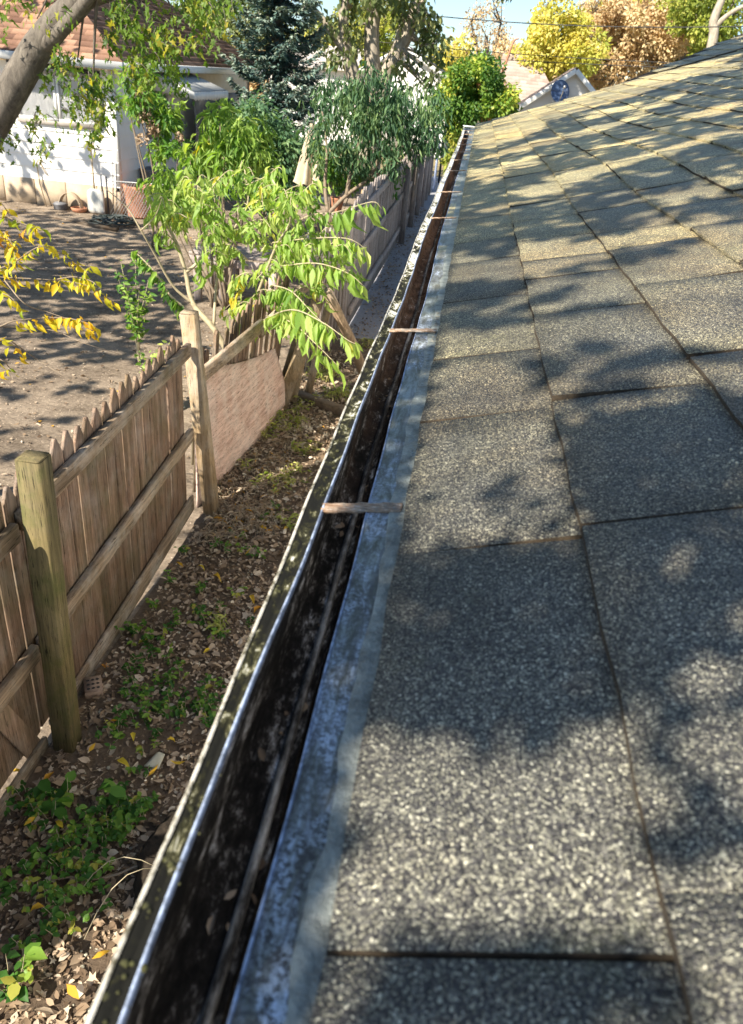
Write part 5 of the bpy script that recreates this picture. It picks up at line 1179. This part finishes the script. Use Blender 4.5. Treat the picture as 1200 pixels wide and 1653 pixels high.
# background trees
def bgtree(u, v, ru, rv, Y, mt, lb, n=4200, L=0.30, dens=36, cat='tree', seed=0, pr=0.5, bk='bark', sparse=False):
    cl = pxclumps([(u, v, ru*1.06, rv*1.06)], Y, int(dens*1.7), 0.50 if not sparse else 0.5, 1.8, seed)+pxclumps([(u, v-rv*0.1, ru*1.32, rv*1.3)], Y, int(dens*0.8), 0.30, 1.8, seed+50); g = at(u, v+rv, Y); tp_ = at(u, v-rv*0.2, Y)
    tree('autumn_tree', lb, cat, g, [([(g[0], Y, 0), (g[0]+.1, Y, g[2]), tp_], .22, .10), ([(g[0]+.05, Y, g[2]), at(u+ru*.4, v, Y), at(u+ru*.6, v-rv*.6, Y)], .12, .05), ([(g[0], Y, g[2]), at(u-ru*.4, v, Y), at(u-ru*.6, v-rv*.6, Y)], .12, .05)],
         cl, LM[mt], MAT[bk], L*0.68, int(n*1.9), 0.65, 'quad', 'autumn trees along the skyline', 0.4, (0.1, 0.95))
bgtree(318, 45, 48, 42, 46, 'ygreen', 'pale yellow-green tree above the neighbour roof at left', seed=1)
bgtree(395, 35, 50, 55, 44, 'olive', 'dull green tree behind the spruce and roof', seed=2)
bgtree(500, 95, 45, 40, 46, 'gold', 'golden low tree between the spruce and the pale trunks', seed=3)
bgtree(590, 60, 55, 60, 48, 'ygreen', 'yellow-green tree glowing behind the pale trunks', seed=4)
bgtree(730, 110, 38, 30, 46, 'gold', 'golden sparse tree just left of the round bushy tree top', seed=5, n=1800, sparse=True)
bgtree(785, 70, 40, 55, 52, 'tan', 'thin sandy tree with sky showing through above the round bush', n=1500, seed=6, L=0.22, dens=44, sparse=True)
bgtree(905, 68, 52, 55, 44, 'gold', 'bright golden tree above the small gable roof', seed=7, n=6000, dens=60)
bgtree(835, 110, 34, 30, 50, 'tan', 'pinkish sandy sparse tree low left of the small gable', seed=21, n=1500, sparse=True)
bgtree(950, 100, 40, 34, 52, 'ygreen', 'yellow-green tree low between the golden and sandy trees', seed=22, n=2400)
bgtree(1015, 25, 40, 30, 55, 'gold', 'golden crown top rising behind the two sandy trees', seed=23, n=2600)
bgtree(1105, 30, 30, 34, 52, 'gold', 'golden tree between the sandy tree and the forked trunk', seed=24, n=2600)
bgtree(870, 105, 28, 28, 47, 'gold', 'small golden tree low beside the gable roof', seed=17, n=1600)
bgtree(985, 60, 48, 68, 48, 'tan', 'dense sandy brown tree right of the golden tree', seed=8, n=5600, dens=60)
bgtree(1058, 60, 50, 62, 50, 'tan', 'second sandy brown tree nearer the roof ridge', seed=9, n=5600, dens=60)
bgtree(1150, 30, 60, 50, 46, 'ygreen', 'yellow-green tree with forked trunk at the top right corner', seed=10, n=4200, dens=50)
bgtree(1110, 80, 30, 25, 54, 'olive', 'olive tree low behind the right roof slope', seed=11, n=2200)
t = thing('forked_trunk', at(1150, 90, 40)*[1, 1, 0], 'bare pale forked trunk before the trees at the top right', 'tree'); wd = MB()
wd.tube(smoothp([at(1148, 90, 40)*[1, 1, 0], at(1148, 80, 40), at(1152, 35, 40), at(1165, 0, 40), at(1178, -40, 40)], 5), list(np.linspace(.24, .12, 21)), 8); wd.tube(smoothp([at(1152, 45, 40), at(1178, 22, 40), at(1210, 5, 40)], 5), list(np.linspace(.12, .07, 11)), 8); wd.build('trunk', MAT['pbark'], t, True)
b = Fol()
rr = random.Random(31)
for k in range(120): b.clump((rr.uniform(-60, 60), rr.uniform(66, 80), rr.uniform(0.3, 3.6)), 2.2, 130, 0.7, 0.7, 0.3, (0, 1))
tag(b.build('far_wood', LM['tan'], None, 'quad'), 'low band of far sandy brown autumn woods along the horizon', 'woods', kind='stuff')

# ------------------------------------------------------------------ other buildings
wg = thing('white_garage', (-3.1, 36, 0), 'white gabled garage behind the pale trunks', 'garage')
def gable(parent, x0, x1, y0, y1, ze, za, xa, wallm, roofm, over=0.25):
    siding((x0, y0), (x1, y0), 0.0, ze, 12, wallm, 'front_wall', parent, (0, -1, 0))
    b = MB(); n = 6
    for k in range(n):
        f0, f1 = k/n, (k+1)/n; za0 = ze+(za-ze)*f0; za1 = ze+(za-ze)*f1
        b.add([(x0+(xa-x0)*f0, y0-.014, za0), (x1+(xa-x1)*f0, y0-.014, za0), (x1+(xa-x1)*f1, y0-.002, za1), (x0+(xa-x0)*f1, y0-.002, za1)], [(0, 1, 2, 3)])
    b.build('gable_wall', wallm, parent)
    b = MB(); b.add([(x0, y0, 0), (x0, y1, 0), (x0, y1, ze), (x0, y0, ze)], [(0, 1, 2, 3)]); b.build('side_wall', wallm, parent); b = MB(); b.add([(x1, y0, 0), (x1, y1, 0), (x1, y1, ze), (x1, y0, ze)], [(0, 3, 2, 1)]); b.build('side_wall', wallm, parent)
    sl1 = (za-ze)/(xa-x0); sl2 = (za-ze)/(x1-xa); o_ = over
    rows((x0-o_, y1, ze-sl1*o_+.05), (x0-o_, y0-o_, ze-sl1*o_+.05), (xa, y1, za+.05), (xa, y0-o_, za+.05), 12, roofm, 'roof', parent)
    rows((x1+o_, y0-o_, ze-sl2*o_+.05), (x1+o_, y1, ze-sl2*o_+.05), (xa, y0-o_, za+.05), (xa, y1, za+.05), 12, roofm, 'roof', parent)
    b = MB(); b.beam((x0-o_, y0-o_, ze-sl1*o_-.03), (xa, y0-o_, za-.03), 0.13, 0.03, (0, 0, 1)); b.beam((x1+o_, y0-o_, ze-sl2*o_-.03), (xa, y0-o_-.003, za-.03), 0.13, 0.03, (0, 0, 1)); b.build('barge_board', MAT['trim'], parent)
gable(wg, -4.9, -1.2, 34, 39, 2.72, 3.72, -3.1, MAT['sidingw'], MAT['greyroof'])
b = MB(); b.beam((-3.6, 33.97, 0.02), (-3.6, 33.97, 2.0), 1.6, 0.04, (1, 0, 0)); b.build('door', MAT['trim'], wg)
ww = thing('low_white_house', (-6.4, 35, 0), 'low white building with pale pink-grey roof left of the garage', 'house')
siding((-8.4, 34.2), (-5.0, 34.2), 0, 2.70, 12, MAT['sidingw'], 'front_wall', ww, (0, -1, 0))
rows((-8.6, 33.9, 2.70), (-4.95, 33.9, 2.70), (-8.6, 37, 3.55), (-4.95, 37, 3.55), 12, MAT['greyroof'], 'roof', ww)
b = MB(); b.beam((-6.9, 34.15, 0.9), (-6.9, 34.15, 1.8), 0.9, 0.04, (1, 0, 0)); b.build('window', MAT['glass'], ww)
sg = thing('small_gabled_house', (2.6, 29, 0), 'small pale gabled house with satellite dish behind our roof edge', 'house')
gable(sg, 0.82, 4.2, 26, 27.3, 2.02, 3.34, 2.58, plain('pale_grey_siding', (0.56, 0.56, 0.56), 0.6, 0, 0.05, 3), MAT['brownroof'], 0.2)
b = MB(); b.beam((0.72, 25.8, 0), (0.72, 25.8, 2.0), 0.1, 0.1, (1, 0, 0)); b.build('corner_post', MAT['trim'], sg)
b = MB(); b.box((2.42, 25.85, 2.42), (0.36, 0.2, 0.28)); b.build('vent_box', MAT['dark'], sg)
ds = thing('satellite_dish', (2.15, 25.7, 2.4), 'grey-blue satellite dish on the small gabled house', 'dish')
dc = np.array([2.2, 25.55, 2.74]); ax = unit(np.array([0.15, -0.9, 0.35])); e1 = unit(np.cross(ax, [0, 0, 1.])); e2 = np.cross(e1, ax)
b = MB(); b.sheet(lambda a, c: tuple(dc+(e1*math.cos(a*6.283)*0.27+e2*math.sin(a*6.283)*0.31)*c+ax*0.05*c*c), 28, 8); b.build('reflector', MAT['dish'], ds, True, 0.008)
b = MB(); b.tube([dc-e2*0.28, dc+ax*0.32-e2*0.12, dc+ax*0.36], 0.014, 6); b.beam(dc+ax*.33-e1*.02, dc+ax*.42-e1*.02, .06, .05, tuple(e1)); b.build('feed_arm', MAT['metal'], ds)
b = MB(); b.tube([dc-ax*0.02, dc-ax*0.12, dc-ax*.12-e2*.3, (2.2, 25.95, 2.35)], 0.02, 6); b.build('mast', MAT['darkmetal'], ds)
bh = thing('brown_roof_house', (0.5, 44, 0), 'distant house with a broad pinkish brown roof between the trees', 'house')
q0, q1 = at(812, 150, 40), at(872, 150, 40)
b = MB(); b.box(((q0[0]+q1[0])/2, 43, 1.1), (q1[0]-q0[0]+1.6, 5, 2.2)); b.build('walls', MAT['beige'], bh)
rows((q0[0]-0.4, 40, 2.2), (q1[0]+1.0, 40, 2.2), (q0[0]-.2, 43.2, 4.1), (q1[0]-.3, 43.2, 4.1), 14, MAT['brownroof'], 'roof', bh)
# overhead lines
def wire(lb, a, c, sagm, r=0.016):
    p = [np.array(a)+(np.array(c)-np.array(a))*t+np.array([0, 0, -sagm*4*t*(1-t)]) for t in np.linspace(0, 1, 30)]
    b = MB(); b.tube(p, r, 5); tag(b.build('overhead_cable', MAT['wire'], smooth=True), lb, 'cable', 'overhead cables')
wire('top overhead cable crossing the blue sky', at(560, 8, 30), at(1320, 38, 27), 0.30)
wire('middle overhead cable crossing the golden trees', at(560, 62, 30), at(1320, 108, 27), 0.15, 0.011)
wire('lowest overhead cable just above the small gable', at(560, 82, 30), at(1320, 118, 27), 0.05, 0.011)

# ------------------------------------------------------------------ litter, weeds, twigs
n = 32000; X = RNG.uniform(-1.52, 0.05, n); Y = 0.7+RNG.random(n)**1.3*7.6; zz = np.array([gz(a, c) for a, c in zip(X, Y)])
keep = np.sin(X*6+Y*2.3)+np.sin(Y*5.1-X*4)+RNG.normal(0, 1.0, n) > -1.8; X, Y, zz = X[keep], Y[keep], zz[keep]; n = len(X)
P = np.stack([X, Y, zz+0.006+RNG.random(n)*0.022], 1); an = RNG.random(n)*6.283
D = np.stack([np.cos(an), np.sin(an), RNG.normal(0, .28, n)], 1); N = unit(np.stack([RNG.normal(0, .62, n), RNG.normal(0, .62, n), np.ones(n)], 1))
L = np.where(RNG.random(n) < 0.22, RNG.uniform(.035, .065, n), RNG.uniform(.010, .030, n)); tn = np.clip(RNG.beta(2, 2, n), 0, 0.94); 
half = RNG.random(n) < 0.17
o = link('leaf_litter', leaves('leaf_litter', P[half], D[half], N[half], L[half]*.9, L[half]*0.85, tn[half], LM['litter'], shape='maple')); tag(o, 'curled brown lobed leaves covering the ground under the gutter', 'leaves', kind='stuff')
o = link('crumbled_litter', leaves('crumbled_litter', P[~half], D[~half], N[~half], L[~half], L[~half]*0.55, tn[~half], LM['litter'], shape='oval')); tag(o, 'small crumbled brown leaf bits between the fence and gutter', 'leaves', kind='stuff')
pts = [(90, 1257), (178, 1175), (190, 1238), (328, 1065), (215, 1193), (300, 1240), (105, 1350), (297, 925), (320, 922), (345, 938), (405, 970), (410, 1000), (118, 1125), (145, 1225), (60, 1330), (150, 1560), (110, 1600), (345, 845), (380, 880), (430, 830), (418, 860), (505, 735), (270, 1205), (395, 905), (240, 1265), (20, 1255), (300, 1395), (465, 860), (412, 715), (440, 795), (160, 1010), (172, 1090), (75, 1475)]
n = len(pts); P = np.array([gr(*q) for q in pts])+[0, 0, 0.045]; an = RNG.random(n)*6.283
o = link('yellow_fallen_leaves', leaves('yellow_fallen_leaves', P, np.stack([np.cos(an), np.sin(an), RNG.normal(0, .15, n)], 1), unit(RNG.normal(0, .25, (n, 3))+[0, 0, 1]), RNG.uniform(.045, .085, n), RNG.uniform(.016, .030, n), RNG.random(n), LM['fresh'])); tag(o, 'fresh yellow leaves dropped on the brown litter', 'leaves', kind='stuff')
# yard litter
n = 4200; P = np.stack([RNG.uniform(-9, -1.75, n), 2.5+RNG.random(n)**1.3*12, np.full(n, 0.02)], 1); an = RNG.random(n)*6.283
for i in range(n): P[i, 2] = gz(P[i, 0], P[i, 1])+0.012
o = link('yard_litter', leaves('yard_litter', P, np.stack([np.cos(an), np.sin(an), RNG.normal(0, .2, n)], 1), unit(RNG.normal(0, .3, (n, 3))+[0, 0, 1]), RNG.uniform(.02, .06, n), RNG.uniform(.012, .03, n), np.where(RNG.random(n) < .05, 1.0, RNG.random(n)*.93), LM['litter'], shape='oval')); tag(o, 'scattered dry leaves and chips on the bare yard dirt', 'leaves', kind='stuff')
n = 1400; P = np.stack([RNG.normal(-1.05, .12, n), RNG.uniform(8, 20, n), np.full(n, 0.014)], 1); an = RNG.random(n)*6.283
P = np.vstack([P, np.stack([RNG.uniform(-1.1, .2, 500), RNG.uniform(8, 20, 500), np.full(500, .014)], 1)]); an = RNG.random(len(P))*6.283
o = link('lane_litter', leaves('lane_litter', P, np.stack([np.cos(an), np.sin(an), RNG.normal(0, .2, len(P))], 1), unit(RNG.normal(0, .3, (len(P), 3))+[0, 0, 1]), RNG.uniform(.02, .055, len(P)), RNG.uniform(.012, .03, len(P)), RNG.random(len(P))*.9, LM['litter'], shape='oval')); tag(o, 'dry leaves gathered along the foot of the board fence', 'leaves', kind='stuff')
def weeds(lst, name, lb, m, L, hgt, per, shape='oval', asp=0.62, tint=(0.1, 0.9)):
    fo = Fol(); wd = MB(); rr = random.Random(77)
    for (u, v, r, k) in lst:
        g = gr(u, v)
        for j in range(max(2, int(k*0.7)) if name == 'broadleaf_weeds' else k):
            a = rr.uniform(0, 6.283); s_ = r*1.1*math.sqrt(rr.random()); b0 = np.array([g[0]+s_*math.cos(a), g[1]+s_*math.sin(a)*1.3, 0.0]); h = hgt*rr.uniform(.4, 1.2)
            e = b0+[rr.uniform(-.03, .03), rr.uniform(-.03, .03), h]; wd.tube([b0, (b0+e)/2+[.004, 0, 0], e], [.0018, .0014, .001], 3, closed=False)
            q = per; t = RNG.uniform(0.35, 1, q)[:, None]; P = b0+(e-b0)*t; an = RNG.random(q)*6.283
            D = np.stack([np.cos(an), np.sin(an), RNG.normal(-.05, .2, q)], 1); l = L*RNG.uniform(.5, 1.25, q); fo.put(P, D, unit(RNG.normal(0, .25, (q, 3))+[0, 0, 1]), l, l*asp, np.clip(rr.uniform(*tint)+RNG.normal(0, .12, q), 0, 1))
    o = fo.build(name, m, None, shape); tag(o, lb, 'weeds', kind='stuff'); wd.build('weed_stalks', MAT['stem'], o)
weeds([(235, 1040, .08, 24), (250, 1100, .14, 60), (300, 1130, .10, 40), (225, 1155, .10, 30), (340, 1160, .07, 26), (215, 1020, .05, 12), (180, 1200, .06, 10), (275, 940, .03, 5), (315, 1000, .03, 6), (355, 1030, .04, 8), (380, 960, .04, 6), (230, 1240, .05, 6), (330, 1000, .12, 18), (380, 880, .15, 18), (440, 830, .12, 14), (270, 1200, .05, 7), (300, 900, .03, 6), (420, 900, .04, 8), (350, 1120, .08, 20), (285, 1010, .04, 10), (330, 960, .03, 6), (400, 1020, .04, 8), (250, 980, .03, 6),
       (170, 1310, .10, 34), (200, 1330, .07, 26), (130, 1370, .09, 36), (70, 1310, .07, 22), (40, 1300, .05, 14), (95, 1400, .12, 38), (150, 1420, .06, 16), (130, 1470, .10, 30), (30, 1440, .06, 12), (20, 1590, .05, 9), (60, 1500, .06, 10), (5, 1430, .03, 6), (230, 1300, .05, 12), (110, 1350, .05, 12)],
      'broadleaf_weeds', 'patches of small broad-leaved green weeds growing through the litter', LM['weed'], 0.031, 0.075, 6, tint=(0.0, 1.0))
weeds([(205, 1325, .05, 5), (85, 1300, .05, 4), (28, 1590, .04, 4), (188, 1300, .04, 3)], 'large_leaf_weeds', 'few larger heart-leaved weeds near the stump and fence foot', LM['weed'], 0.07, 0.11, 3, asp=0.75)
weeds([(430, 700, .14, 30), (470, 690, .14, 40), (495, 730, .12, 40), (520, 610, .16, 50), (545, 640, .12, 36), (440, 790, .10, 16), (480, 780, .12, 24), (400, 760, .05, 8), (355, 1010, .03, 5), (470, 850, .06, 9), (590, 560, .10, 18), (350, 1030, .04, 5), (500, 660, .14, 24)],
      'sunlit_weeds', 'thin yellow-green weeds in the sun past the tan post', LM['shoot'], 0.05, 0.11, 5, 'lance', 0.3)
weeds([(400, 800, .25, 130), (450, 750, .22, 120), (370, 860, .15, 60), (430, 850, .12, 40), (490, 700, .18, 60)], 'dry_grass', 'straw coloured dry grass stalks below the plywood sheet', LM['litter'], 0.06, 0.09, 4, 'lance', 0.10, (0.6, 0.92))
b = MB(); rr = random.Random(4)
for k in range(34):
    y = rr.uniform(1.4, 6.5); x = rr.uniform(-1.4, -.3); a = rr.uniform(-1.2, 1.2); l = rr.uniform(.12, .55); q = [np.array([x+l*t*math.cos(a), y+l*t*math.sin(a), 0.025+0.03*math.sin(t*3+k)+0.01]) for t in np.linspace(0, 1, 7)]
    for i in range(1, 7): q[i] = q[i]+[rr.uniform(-.012, .012), rr.uniform(-.012, .012), 0]
    b.tube(q, [rr.uniform(.002, .006)]*7, 5)
tag(b.build('fallen_twigs', MAT['twig'], smooth=True), 'thin dead twigs lying on the leaf litter', 'twigs', kind='stuff')
b = MB()
for k in range(900):
    x, y = rr.uniform(-1.52, .1), .8+rr.random()**1.3*6.5; r = rr.uniform(.003, .011); b.lathe((x, y, gz(x, y)+.004), [(r*.7, 0), (r, r*.5), (r*.6, r*1.0), (.0003, r*1.1)], 5)
tag(b.build('pebbles', MAT['paper'], smooth=False), 'small pale pebbles in the dark soil under the gutter', 'pebbles', kind='stuff')
